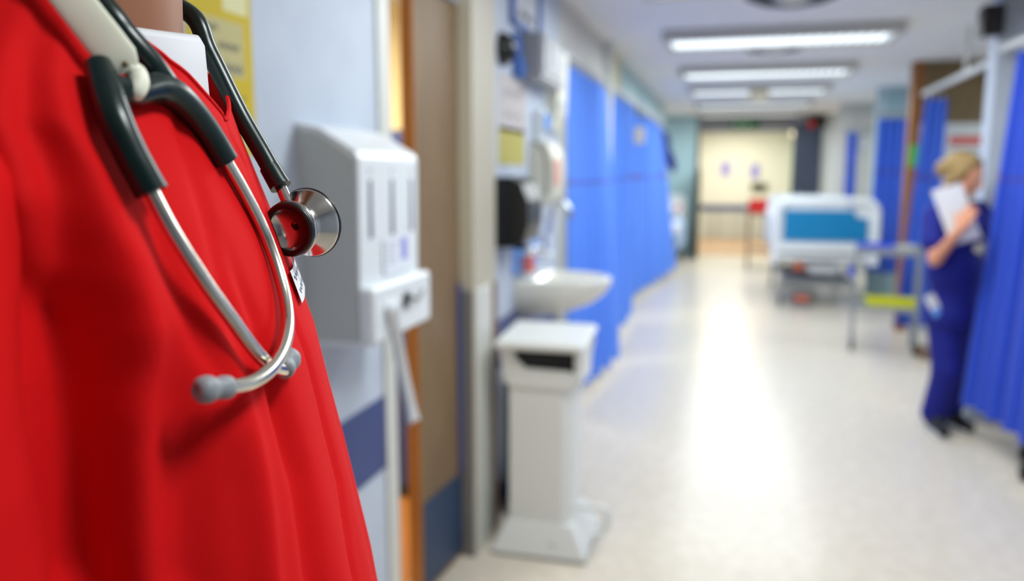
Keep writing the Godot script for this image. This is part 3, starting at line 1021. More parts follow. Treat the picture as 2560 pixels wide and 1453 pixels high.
func build_stethoscope() -> void:
	var o := thing("stethoscope", "dark green stethoscope with metal ear tubes hanging round the neck", "stethoscope")
	var r := 0.0058
	# near part, round the back of the neck, far part with the chest piece
	var near := lay([[418, 214, 0.010], [380, 163, 0.010], [318, 92, 0.009], [244, 2, 0.008]])
	var round_neck := [doc(-0.005, 0.082, 1.622), doc(-0.055, 0.066, 1.635), doc(-0.082, 0.0, 1.64), doc(-0.06, -0.066, 1.636), doc(0.0, -0.084, 1.62)]
	var away := far([[468, 30, 0.505], [525, 135, 0.503], [600, 285, 0.503], [660, 390, 0.50], [698, 460, 0.497]])
	part(o, "tubing", tube(smooth(near + round_neck + away, 10), 0.0058, 18), "tube_green")
	part(o, "tube_end", tube(smooth(far([[674, 418, 0.4985], [702, 467, 0.4965]]), 4), [0.0064, 0.0068], 18), "tube_green")
	# the yoke: two moulded arms
	part(o, "yoke_arm", tube(smooth(lay([[246, 160, 0.010], [266, 225, 0.011], [290, 300, 0.012], [332, 392, 0.012], [381, 482, 0.012]]), 8), [0.0054, 0.0066, 0.0068, 0.0068, 0.007], 18), "tube_green")
	part(o, "yoke_arm", tube(smooth(lay([[262, 214, 0.011], [330, 230, 0.010], [390, 219, 0.010], [438, 238, 0.011], [485, 284, 0.011], [527, 342, 0.012], [562, 402, 0.012]]), 8), [0.0058, 0.0064, 0.0072, 0.0072, 0.0068, 0.0066, 0.0068], 18), "tube_green")
	# metal ear tubes
	var left := lay([[376, 474, 0.012], [430, 576, 0.013], [505, 694, 0.014], [582, 802, 0.014], [645, 886, 0.013], [684, 918, 0.012], [710, 925, 0.012]])
	var right := lay([[558, 392, 0.012], [612, 484, 0.014], [664, 590, 0.017], [702, 700, 0.020], [719, 790, 0.023], [711, 862, 0.024], [680, 920, 0.023], [628, 956, 0.019], [572, 968, 0.016]])
	part(o, "ear_tube", tube(smooth(left, 8), 0.0033, 14), "binaural_metal")
	part(o, "ear_tube", tube(smooth(right, 8), 0.0034, 14), "binaural_metal")
	var tips := [[left[left.size() - 1], at_depth(746, 850, tunic_hit(746, 850) - 0.014)], [right[right.size() - 1], at_depth(482, 978, tunic_hit(482, 978) - 0.013)]]
	for t in tips:
		var a: Vector3 = t[0]
		var d: Vector3 = (t[1] - a).normalized()
		a -= d * 0.001
		var xf := Transform3D(Basis(d.cross(Vector3.UP).normalized(), d, d.cross(Vector3.UP).normalized().cross(d)).scaled(Vector3.ONE * 0.9), a)
		part(o, "ear_tip", lathe([Vector2(0.0034, 0.0), Vector2(0.0052, 0.0005), Vector2(0.0057, 0.002), Vector2(0.0057, 0.0055), Vector2(0.0047, 0.0078), Vector2(0.0049, 0.009), Vector2(0.0063, 0.0112), Vector2(0.0067, 0.0135), Vector2(0.0061, 0.0168), Vector2(0.0042, 0.0188), Vector2(0.0014, 0.0194), Vector2(0.0013, 0.018), Vector2(0.0001, 0.018)], xf, 24), "eartip_grey")
	# chest piece: a small bell towards us, a wide diaphragm away from us
	var bell := at_depth(719, 575, 0.476)
	var back := at_depth(773, 557, 0.4985)
	var ax := (back - bell).normalized()
	var sx := ax.cross(Vector3.UP).normalized()
	var cx := Transform3D(Basis(sx, ax, sx.cross(ax)), bell)
	var cp := part(o, "chest_piece", lathe([Vector2(0.0148, 0.0022), Vector2(0.0167, 0.003), Vector2(0.0172, 0.0042), Vector2(0.0168, 0.0055), Vector2(0.0135, 0.0085), Vector2(0.0118, 0.011), Vector2(0.012, 0.0125), Vector2(0.0145, 0.0152), Vector2(0.0205, 0.0222), Vector2(0.0212, 0.0232), Vector2(0.0212, 0.0242)], cx, 48), "bell_metal")
	part(cp, "bell_rim", lathe([Vector2(0.0128, 0.0008), Vector2(0.0136, -0.0002), Vector2(0.0152, -0.0006), Vector2(0.0165, 0.0006), Vector2(0.0168, 0.0026), Vector2(0.0158, 0.0034), Vector2(0.013, 0.0024), Vector2(0.0128, 0.0008)], cx, 48), "bell_rim")
	part(cp, "bell_cup", lathe([Vector2(0.0131, 0.0014), Vector2(0.0118, 0.0034), Vector2(0.0085, 0.0062), Vector2(0.0045, 0.0082), Vector2(0.0019, 0.0088)], cx, 48), "bell_metal")
	part(cp, "sound_hole", lathe([Vector2(0.0021, 0.0086), Vector2(0.0016, 0.0096), Vector2(0.0001, 0.0098)], cx, 20), "black_rubber")
	part(cp, "diaphragm_rim", lathe([Vector2(0.0205, 0.0236), Vector2(0.0214, 0.0238), Vector2(0.0219, 0.0248), Vector2(0.0216, 0.026), Vector2(0.0195, 0.0264)], cx, 48), "bell_rim")
	part(cp, "diaphragm", lathe([Vector2(0.0205, 0.0258), Vector2(0.0001, 0.0262)], cx, 48), "plastic_grey")
	var waist := cx * Vector3(0, 0.0115, 0)
	part(cp, "stem", tube(PackedVector3Array([waist, waist.lerp(at_depth(702, 466, 0.497), 0.5), at_depth(702, 466, 0.497)]), [0.0042, 0.0038, 0.0036], 16), "bell_metal")
	# cream name tag clipped along the tube
	var tl := lay([[100, -115, 0.017], [148, -45, 0.017], [205, 30, 0.017], [258, 98, 0.018], [296, 146, 0.018], [320, 176, 0.018]])
	var nt := part(o, "name_tag", tube(smooth(tl, 6), [0.0082, 0.0082, 0.0082, 0.0084, 0.0082, 0.005], 20, (EYE - tl[2]).normalized(), 0.16), "tag_cream", Vector3.ZERO, "cream plastic name tag")
	part(nt, "clip", tube(smooth(lay([[318, 168, 0.017], [340, 182, 0.017], [347, 206, 0.017], [338, 230, 0.014], [322, 240, 0.009]]), 6), [0.0034, 0.0042, 0.0044, 0.004, 0.003], 12), "tag_cream")
	var rv: Vector3 = at_depth(313, 160, tunic_hit(313, 160) - 0.0195)
	part(nt, "rivet", lathe(sphere_prof(0.0014), Transform3D(Basis.IDENTITY, rv), 12), "rivet_brown")

# ------------------------------------------------------------------ the wall with the apron dispenser
func build_dispenser_wall() -> void:
	# side outline (out of the wall, height) pulled along the wall
	var o := thing("apron_dispenser", "white wall dispenser with three slots and a lower roll box", "dispenser", Vector3(-0.95, 1.1, -1.66))
	var out := PackedVector2Array([Vector2(0, 0), Vector2(0.135, 0.0), Vector2(0.15, 0.012), Vector2(0.155, 0.43), Vector2(0.148, 0.447), Vector2(0.06, 0.5), Vector2(0, 0.512)])
	part(o, "body", prism(out, -0.355), "plastic_white")
	part(o, "side_panel", prism(PackedVector2Array([Vector2(0.006, 0.01), Vector2(0.146, 0.012), Vector2(0.149, 0.425), Vector2(0.06, 0.485), Vector2(0.006, 0.497)]), 0.003), "plastic_grey", Vector3(0, 0, 0.0), "grey side panel")
	for k in 3:
		var z := -0.06 - 0.125 * k
		part(o, "slot", box(Vector3(0.004, 0.135, 0.014), 0.001), "dark_slot", Vector3(0.1545, 0.315, z))
		part(o, "key_hole", lathe([Vector2(0.0001, 0.0), Vector2(0.006, 0.0), Vector2(0.006, -0.004)], Transform3D(Basis(Vector3.BACK, -PI / 2), Vector3(0.156, 0.405, z)), 14), "plastic_grey")
	var img := Image.create(96, 96, false, Image.FORMAT_RGB8)
	img.fill(rgb(222, 226, 234))
	img.fill_rect(Rect2i(58, 6, 20, 60), rgb(132, 134, 210))
	for k in 5:
		img.fill_rect(Rect2i(8, 14 + k * 13, 40 - (k * 7) % 17, 4), rgb(160, 164, 190))
	picture("dispenser_print", img)
	part(o, "label", sheet(Vector3(0, 0, -0.09), Vector3(0, 0.045, 0), 0.001), "dispenser_print", Vector3(0.155, 0.195, -0.215), "lavender printed label")
	var rb := part(o, "roll_box", box(Vector3(0.04, 0.135, 0.37), 0.008), "plastic_white", Vector3(0.165, 0.07, -0.178))
	part(rb, "feed_opening", lathe([Vector2(0.0001, 0.0), Vector2(0.02, 0.0), Vector2(0.026, 0.002), Vector2(0.026, 0.0045), Vector2(0.021, 0.001)], Transform3D(Basis(Vector3.BACK, -PI / 2), Vector3(0.02, 0.012, -0.01)), 20), "plastic_grey")
	part(rb, "lever", tube(smooth([Vector3(0.022, 0.02, -0.03), Vector3(0.03, 0.008, -0.07), Vector3(0.024, 0.022, -0.12)], 5), 0.004, 8), "guard_grey")
	# the strip of plastic apron pulled out of it
	var rows := []
	var cl := smooth([on_x(985, 742, -0.762), on_x(985, 775, -0.75), on_x(992, 830, -0.755), on_x(1003, 900, -0.762), on_x(1020, 990, -0.765), on_x(1033, 1062, -0.76)], 6)
	var wd := [0.012, 0.024, 0.026, 0.018, 0.02, 0.024, 0.042]
	for i in cl.size():
		var f := float(i) / (cl.size() - 1) * (wd.size() - 1)
		var k := mini(int(f), wd.size() - 2)
		var w := lerpf(wd[k], wd[k + 1], f - k)
		var row := PackedVector3Array()
		for j in 15:
			var u := j / 14.0 - 0.5
			var a := u * 9.0 + i * 0.12
			var frayed := (0.018 * absf(sin(u * 13.0))) if i == cl.size() - 1 else 0.0
			row.append(cl[i] + Vector3(0.012 * sin(a), frayed, u * w * 2.0 + 0.004 * cos(a * 1.7)))
		rows.append(row)
	single("plastic_apron", "crumpled strip of white plastic apron pulled from the dispenser", "apron", grid(rows), "plastic_white")
	# yellow poster with handwriting
	var p := Image.create(256, 512, false, Image.FORMAT_RGB8)
	p.fill(rgb(206, 180, 20))
	p.fill_rect(Rect2i(30, 200, 190, 130), rgb(196, 186, 130))
	p.fill_rect(Rect2i(140, 128, 100, 50), rgb(226, 222, 170))
	scrawl(p, 48, 214, 66, 18, rgb(40, 44, 60), 1)
	scrawl(p, 112, 250, 86, 18, rgb(40, 44, 60), 2)
	scrawl(p, 60, 296, 150, 26, rgb(60, 64, 84), 3)
	scrawl(p, 130, 372, 90, 8, rgb(110, 96, 30), 5)
	p.fill_rect(Rect2i(196, 420, 22, 80), rgb(214, 206, 150))
	picture("poster_yellow", p)
	single("poster", "yellow poster with a handwritten beige panel on the pale wall", "poster", sheet(Vector3(0, 0, -0.105), Vector3(0, 0.21, 0), 0.002), "poster_yellow", Vector3(-0.95, 1.745, -1.395))
	# dark cabinet seen through the gap of the door
	var c := thing("cabinet", "dark blue cabinet in the warm room behind the door gap", "cabinet", Vector3(-1.62, 0.004, -3.5))
	part(c, "carcass", box(Vector3(0.56, 1.68, 0.4), 0.006, Vector3(0, 0.84, 0)), "slate_door")
	for x in [-0.137, 0.137]:
		var d := part(c, "door", box(Vector3(0.265, 1.6, 0.018), 0.004), "stripe_blue", Vector3(x, 0.86, 0.209))
		part(d, "handle", rod(Vector3(-signf(x) * 0.1, -0.06, 0.02), Vector3(-signf(x) * 0.1, 0.06, 0.02), 0.006, 8), "steel")

# ------------------------------------------------------------------ the hand-wash corner
func build_sink_corner() -> void:
	# pedal bin
	var o := thing("pedal_bin", "tall white pedal bin with a black slot under its lid", "bin", Vector3(-0.66, 0, -3.06))
	# base: flared plinth
	var bs := tool()
	bs.set_smooth_group(-1)
	var lo := [Vector3(-0.19, 0.012, 0.19), Vector3(0.19, 0.012, 0.19), Vector3(0.19, 0.012, -0.19), Vector3(-0.19, 0.012, -0.19)]
	var hi := [Vector3(-0.135, 0.13, 0.15), Vector3(0.125, 0.13, 0.15), Vector3(0.125, 0.13, -0.15), Vector3(-0.135, 0.13, -0.15)]
	for k in 4:
		var k2 := (k + 1) % 4
		quad(bs, lo[k], lo[k2], hi[k2], hi[k], (lo[k] + lo[k2]) * Vector3(1, 0, 1))
		quad(bs, lo[k] - Vector3(0, 0.012, 0), lo[k2] - Vector3(0, 0.012, 0), lo[k2], lo[k], (lo[k] + lo[k2]) * Vector3(1, 0, 1))
	quad(bs, hi[0], hi[1], hi[2], hi[3], Vector3.UP)
	quad(bs, lo[0] * Vector3(1, 0, 1), lo[1] * Vector3(1, 0, 1), lo[2] * Vector3(1, 0, 1), lo[3] * Vector3(1, 0, 1), Vector3.DOWN)
	part(o, "plinth", done(bs), "plastic_bin")
	part(o, "base_trim", box(Vector3(0.385, 0.014, 0.385), 0.004), "guard_grey", Vector3(0, 0.007, 0))
	var col := PackedVector2Array([Vector2(-0.125, -0.14), Vector2(0.085, -0.14), Vector2(0.12, -0.105), Vector2(0.12, 0.105), Vector2(0.085, 0.14), Vector2(-0.125, 0.14)])
	part(o, "column", prism(col, 0.575, Transform3D(Basis(Vector3.RIGHT, -PI / 2), Vector3(0, 0.12, 0))), "plastic_bin")
	# flared head: four walls with a slot in front
	var hd := tool()
	for s in [-1.0, 1.0]:
		add_prism(hd, PackedVector2Array([Vector2(-0.125, 0.68), Vector2(0.12, 0.68), Vector2(0.15, 0.74), Vector2(0.165, 0.83), Vector2(-0.165, 0.83), Vector2(-0.15, 0.74)]) if s < 0 else PackedVector2Array([Vector2(-0.125, 0.68), Vector2(0.12, 0.68), Vector2(0.145, 0.735), Vector2(0.1, 0.748), Vector2(-0.06, 0.752), Vector2(-0.1, 0.79), Vector2(-0.11, 0.83), Vector2(-0.165, 0.83), Vector2(-0.15, 0.74)]), 0.02, Transform3D(Basis.IDENTITY, Vector3(0, 0, s * 0.138 - 0.01)))
	add_box(hd, Vector3(-0.145, 0.755, 0), Vector3(0.03, 0.15, 0.24), 0.004)
	add_box(hd, Vector3(0.14, 0.755, 0), Vector3(0.03, 0.13, 0.24), 0.004)
	part(o, "head", done(hd), "plastic_bin")
	part(o, "bag_mouth", box(Vector3(0.24, 0.1, 0.236), 0.02), "black_plastic", Vector3(0.005, 0.77, 0), "black bag in the slot")
	part(o, "lid", box(Vector3(0.35, 0.035, 0.36), 0.012, Vector3.ZERO, Basis(Vector3.RIGHT, 0.05)), "plastic_bin", Vector3(-0.005, 0.853, 0))
	part(o, "pedal", tube(smooth([Vector3(0.1, 0.16, 0.02), Vector3(0.22, 0.165, 0.02), Vector3(0.25, 0.14, 0.02), Vector3(0.24, 0.07, 0.02), Vector3(0.19, 0.045, 0.02)], 5), 0.014, 10), "plastic_bin")
	part(o, "bolt_cap", lathe(sphere_prof(0.009), Transform3D(Basis.IDENTITY, Vector3(0.06, 0.06, 0.176)), 12), "plastic_grey")
	# black bin with a blue bag, squeezed between pillar and pedal bin
	o = thing("waste_bin", "slim black bin with a dark blue bag behind the white pedal bin", "bin", Vector3(-0.825, 0, -3.56))
	part(o, "tub", prism(rounded(0.17, 0.3, 0.03), 0.66, Transform3D(Basis(Vector3.RIGHT, -PI / 2), Vector3.ZERO)), "black_plastic")
	part(o, "bin_lid", prism(rounded(0.18, 0.31, 0.03), 0.03, Transform3D(Basis(Vector3.RIGHT, -PI / 2), Vector3(0, 0.661, 0))), "black_rubber")
	o = thing("rubbish_bag", "knotted dark blue rubbish bag on the floor by the pillar", "bag", Vector3(-0.86, 0, -3.33))
	part(o, "bag", nets([ell(Vector3(0, 0.075, 0), Vector3(0.065, 0.07, 0.055), Basis.IDENTITY, 0.02), cap(Vector3(0, 0.12, 0), Vector3(0.01, 0.16, 0), 0.02, 0.012, 0.03)], 0.012), "bag_blue")
	# wash basin: a half-oval bowl hung on the wall
	var bc := Vector3(-0.95, 0.0, -3.85)
	o = thing("wash_basin", "cream oval wash basin hung on the wall above the pedal bin", "sink", bc)
	var rows := []
	var prof := [[0.02, 0.80, 0.05], [0.12, 0.805, 0.10], [0.24, 0.825, 0.16], [0.34, 0.865, 0.2], [0.395, 0.91, 0.225], [0.425, 0.955, 0.24], [0.43, 0.985, 0.245], [0.425, 0.993, 0.242], [0.40, 0.993, 0.225], [0.385, 0.98, 0.215], [0.34, 0.92, 0.18], [0.25, 0.88, 0.13], [0.15, 0.87, 0.06]]
	for q in prof:
		var row := PackedVector3Array()
		for j in 41:
			var a := -PI / 2 + PI * j / 40
			row.append(Vector3(maxf(spow(cos(a), 0.8) * q[0], 0.0), q[1], sin(a) * q[2]))
		rows.append(row)
	part(o, "bowl", grid(rows), "ceramic")
	part(o, "back_ledge", box(Vector3(0.11, 0.07, 0.47), 0.02), "ceramic", Vector3(0.056, 0.965, 0))
	part(o, "splash_back", box(Vector3(0.012, 0.22, 0.5), 0.003), "sky_blue", Vector3(0.006, 1.13, 0.02), "pale blue splash panel")
	part(o, "waste_pipe", tube(smooth([Vector3(0.16, 0.81, 0), Vector3(0.16, 0.66, 0), Vector3(0.13, 0.6, 0), Vector3(0.08, 0.62, 0), Vector3(0.0, 0.64, 0)], 5), 0.018, 12), "plastic_white")
	# tap with a swan neck
	o = thing("tap", "chrome swan-neck lever tap over the wash basin", "tap", Vector3(-0.95, 1.185, -3.86))
	part(o, "spout", tube(smooth([Vector3(0, 0.0, 0), Vector3(0.09, 0.0, 0), Vector3(0.11, 0.03, 0), Vector3(0.12, 0.1, 0), Vector3(0.145, 0.165, 0), Vector3(0.19, 0.165, 0), Vector3(0.22, 0.12, 0), Vector3(0.224, 0.09, 0)], 6), 0.013, 14), "chrome")
	for z in [-0.08, 0.08]:
		var v := part(o, "valve", lathe([Vector2(0.0001, 0), Vector2(0.028, 0), Vector2(0.028, 0.05), Vector2(0.02, 0.07), Vector2(0.0001, 0.07)], Transform3D(Basis(Vector3.BACK, -PI / 2), Vector3(0.0, -0.07, z)), 18), "chrome")
		part(v, "lever", rod(Vector3(0.06, -0.07, z), Vector3(0.12, -0.1, z), 0.009, 10), "chrome")
	part(o, "cross_pipe", rod(Vector3(0.03, -0.07, -0.08), Vector3(0.03, -0.07, 0.08), 0.014), "chrome")
	part(o, "riser", rod(Vector3(0.09, -0.07, 0), Vector3(0.09, 0.0, 0), 0.014), "chrome")
	# soap bottles standing on the ledge
	o = thing("soap_bottle", "white soap bottle with a coral label on the basin ledge", "bottle", Vector3(-0.895, 1.0, -3.68))
	part(o, "bottle", lathe([Vector2(0.0001, 0), Vector2(0.028, 0), Vector2(0.03, 0.01), Vector2(0.03, 0.12), Vector2(0.012, 0.15), Vector2(0.012, 0.165), Vector2(0.0001, 0.165)], Transform3D.IDENTITY, 20), "plastic_white")
	part(o, "bottle_label", lathe([Vector2(0.0308, 0.03), Vector2(0.0308, 0.11)], Transform3D.IDENTITY, 20), "pink_print")
	part(o, "pump", tube(smooth([Vector3(0, 0.16, 0), Vector3(0, 0.195, 0), Vector3(0.035, 0.195, 0)], 4), 0.006, 8), "plastic_white")
	# black dispenser beside the pillar: rounded front
	o = thing("soap_dispenser", "black rounded wall dispenser next to the cream pillar", "dispenser", Vector3(-0.95, 1.18, -3.42))
	var dp := PackedVector2Array([Vector2(0, 0), Vector2(0.09, 0.0), Vector2(0.13, 0.03), Vector2(0.15, 0.1), Vector2(0.148, 0.2), Vector2(0.12, 0.27), Vector2(0.07, 0.3), Vector2(0, 0.3)])
	part(o, "shell", prism(dp, 0.26, Transform3D(Basis.IDENTITY, Vector3(0, 0, -0.13))), "black_plastic")
	part(o, "nozzle", box(Vector3(0.05, 0.015, 0.08), 0.004), "black_rubber", Vector3(0.09, -0.008, 0))
	# boards, boxes and notices above
	o = thing("notice_board", "blue-framed notice board with a white sheet above the basin", "notice board", Vector3(-0.95, 2.32, -3.82))
	for s in [-1.0, 1.0]:
		part(o, "frame", box(Vector3(0.02, 0.34, 0.05), 0.004), "blue_frame", Vector3(0.01, 0, s * 0.26))
		part(o, "frame", box(Vector3(0.02, 0.03, 0.56), 0.004), "blue_frame", Vector3(0.01, s * 0.155, 0))
	var bi := Image.create(128, 96, false, Image.FORMAT_RGB8)
	bi.fill(rgb(206, 208, 212))
	scrawl(bi, 30, 20, 50, 16, rgb(120, 120, 126), 11)
	scrawl(bi, 26, 70, 80, 14, rgb(50, 50, 54), 12)
	picture("board_sheet", bi)
	part(o, "notice_sheet", sheet(Vector3(0, 0, -0.24), Vector3(0, 0.15, 0), 0.002), "board_sheet", Vector3(0.004, 0, 0))
	o = thing("leaflet_holder", "narrow blue leaflet holder under the framed notice board", "holder", Vector3(-0.95, 2.03, -3.66))
	part(o, "back_plate", box(Vector3(0.008, 0.2, 0.13), 0.002), "blue_frame", Vector3(0.004, 0, 0))
	part(o, "pocket", box(Vector3(0.03, 0.09, 0.13), 0.004), "blue_frame", Vector3(0.018, -0.055, 0))
	part(o, "leaflet", box(Vector3(0.008, 0.12, 0.11), 0.001), "blue_frame", Vector3(0.014, 0.02, 0))
	o = thing("wall_sensor", "small black domed sensor high on the wall by the pillar", "sensor", Vector3(-0.95, 2.02, -3.4))
	part(o, "base", lathe([Vector2(0.0001, 0.0), Vector2(0.07, 0.0), Vector2(0.07, 0.02), Vector2(0.0001, 0.02)], Transform3D(Basis(Vector3.BACK, -PI / 2), Vector3.ZERO), 24), "black_rubber")
	part(o, "dome", lathe([Vector2(0.062, 0.02), Vector2(0.055, 0.045), Vector2(0.03, 0.062), Vector2(0.0001, 0.068)], Transform3D(Basis(Vector3.BACK, -PI / 2), Vector3.ZERO), 24), "black_plastic")
	o = thing("towel_cabinet", "grey metal towel cabinet on the wall under the notice board", "cabinet", Vector3(-0.95, 1.93, -4.0))
	part(o, "case", box(Vector3(0.1, 0.22, 0.5), 0.008, Vector3(0.05, 0.11, 0)), "cabinet_grey")
	part(o, "front_flap", box(Vector3(0.006, 0.17, 0.46), 0.002), "cabinet_grey", Vector3(0.103, 0.12, 0))
	part(o, "window_slot", box(Vector3(0.004, 0.1, 0.02), 0.001), "dark_slot", Vector3(0.106, 0.12, 0.1))
	var pi := Image.create(96, 96, false, Image.FORMAT_RGB8)
	pi.fill(rgb(200, 192, 190))
	scrawl(pi, 14, 20, 60, 14, rgb(150, 146, 150), 21)
	scrawl(pi, 14, 60, 66, 12, rgb(160, 154, 156), 22)
	picture("pink_notice", pi)
	single("paper_notice", "pinkish printed sheet taped to the wall beside the pillar", "notice", sheet(Vector3(0, 0, -0.24), Vector3(0, 0.12, 0), 0.002), "pink_notice", Vector3(-0.95, 1.8, -3.6))
	single("paper_notice", "plain khaki yellow sheet taped above the black dispenser", "notice", sheet(Vector3(0, 0, -0.23), Vector3(0, 0.082, 0), 0.002), "paper_yellow", Vector3(-0.95, 1.615, -3.58))
	# glove box holder, cream
	o = thing("glove_holder", "tall cream glove holder on the wall by the first curtain", "holder", Vector3(-0.95, 1.72, -4.41))
	part(o, "case", prism(PackedVector2Array([Vector2(0, 0), Vector2(0.03, 0.0), Vector2(0.065, 0.1), Vector2(0.075, 0.42), Vector2(0, 0.44)]), 0.26, Transform3D(Basis.IDENTITY, Vector3(0, 0, -0.13))), "plastic_cream")
	for k in 3:
		part(o, "opening", box(Vector3(0.004, 0.03, 0.16), 0.001), "plastic_grey", Vector3(0.0725, 0.14 + 0.11 * k, 0))
	o = thing("hand_gel", "small bright blue gel pouch above the rounded towel dispenser", "dispenser", Vector3(-0.95, 1.75, -4.06))
	part(o, "bracket", box(Vector3(0.05, 0.13, 0.12), 0.01), "plastic_white", Vector3(0.025, 0, 0))
	part(o, "pouch", box(Vector3(0.03, 0.09, 0.09), 0.01), "sky_blue", Vector3(0.055, 0, 0))
	o = thing("towel_dispenser", "white rounded paper towel dispenser with a coral stripe beside the tap", "dispenser", Vector3(-0.95, 1.33, -4.08))
	var tp := PackedVector2Array()
	for k in 13:
		var a := -PI / 2 + PI * k / 12
		tp.append(Vector2(0.02 + 0.1 * spow(cos(a), 0.6), 0.16 + 0.17 * sin(a)))
	tp.append(Vector2(0, 0.33))
	tp.append(Vector2(0, -0.01))
	part(o, "shell", prism(tp, 0.3, Transform3D(Basis.IDENTITY, Vector3(0, 0, -0.15))), "plastic_cream")
	part(o, "seam", tube(smooth([Vector3(0.01, 0.315, 0.152), Vector3(0.05, 0.3, 0.152), Vector3(0.08, 0.25, 0.152), Vector3(0.088, 0.12, 0.152), Vector3(0.08, 0.06, 0.152)], 5), 0.004, 8), "dark_slot")
	part(o, "stripe", box(Vector3(0.006, 0.13, 0.08), 0.002), "pink_print", Vector3(0.12, 0.17, 0.06))

# ------------------------------------------------------------------ curtains
# top and bottom: lists of (x, z) the hem line follows; the cloth hangs in pleats between them
func curtain_mesh(top: Array, bot: Array, y1: float, y0: float, pleats: int, amp: float, sd := 1) -> ArrayMesh:
	var r := RandomNumberGenerator.new()
	r.seed = sd
	var cols := pleats * 10
	var rows := []
	var ph := []
	for i in pleats + 1:
		ph.append(0.7 + 0.6 * r.randf())
	for i in 25:
		var v := i / 24.0
		var row := PackedVector3Array()
		for j in cols + 1:
			var u := float(j) / cols
			var a := along(top, u)
			var b := along(bot, u)
			var p := a.lerp(b, v)
			var d := (along(top, minf(u + 0.02, 1.0)) - along(top, maxf(u - 0.02, 0.0))).lerp(along(bot, minf(u + 0.02, 1.0)) - along(bot, maxf(u - 0.02, 0.0)), v).normalized()
			var n := Vector2(-d.y, d.x)
			var k: float = ph[int(u * pleats * 0.999)]
			var wave := sin(u * pleats * TAU + 0.5 * sin(v * 3.0 + sd))
			p += n * wave * amp * k * (0.55 + 0.45 * v)
			p += d * cos(u * pleats * TAU * 2.0) * amp * 0.25
			row.append(Vector3(p.x, lerpf(y1, y0, v) + 0.006 * sin(u * 9.0) * v, p.y))
		rows.append(row)
	return grid(rows)
func along(pts: Array, u: float) -> Vector2:
	var f := u * (pts.size() - 1)
	var k := mini(int(f), pts.size() - 2)
	var a: Vector2 = pts[k]
	return a.lerp(pts[k + 1], f - k)
func curtain(label: String, group: String, top: Array, bot: Array, y1: float, y0: float, pleats: int, amp: float, m := "curtain_blue", sd := 1) -> Node3D:
	var c: Vector2 = (top[0] + top[top.size() - 1]) * 0.5
	var o := thing("curtain", label, "curtain", Vector3(c.x, 0, c.y), 0.0, group)
	part(o, "cloth", curtain_mesh(top, bot, y1, y0, pleats, amp, sd), m, -o.position)
	var hooks := maxi(2, pleats)
	var hm := lathe([Vector2(0.0001, 0), Vector2(0.007, 0.004), Vector2(0.007, 0.038), Vector2(0.0001, 0.042)], Transform3D.IDENTITY, 8)
	for i in hooks:
		var p := along(top, (i + 0.5) / hooks)
		part(o, "glider", hm, "trim_white", Vector3(p.x, y1 - 0.006, p.y) - o.position)
	return o
func rail(label: String, pts: Array, y: float, drops: Array, group := "") -> Node3D:
	var p3 := []
	for p in pts:
		p3.append(Vector3(p.x, y, p.y))
	var o := thing("curtain_rail", label, "curtain rail", p3[0], 0.0, group)
	var st := tool()
	for i in p3.size() - 1:
		var a: Vector3 = p3[i]
		var b: Vector3 = p3[i + 1]
		var d := (b - a).normalized()
		add_box(st, (a + b) * 0.5 - p3[0], Vector3(0.03, 0.045, a.distance_to(b)), 0.006, Basis.looking_at(d))
	part(o, "track", done(st), "rail_grey")
	for q in drops:
		part(o, "hanger", rod(Vector3(q.x, y, q.y) - p3[0], Vector3(q.x, 2.5, q.y) - p3[0], 0.012), "trim_white")
	return o
func v2(p: Vector3) -> Vector2:
	return Vector2(p.x, p.z)

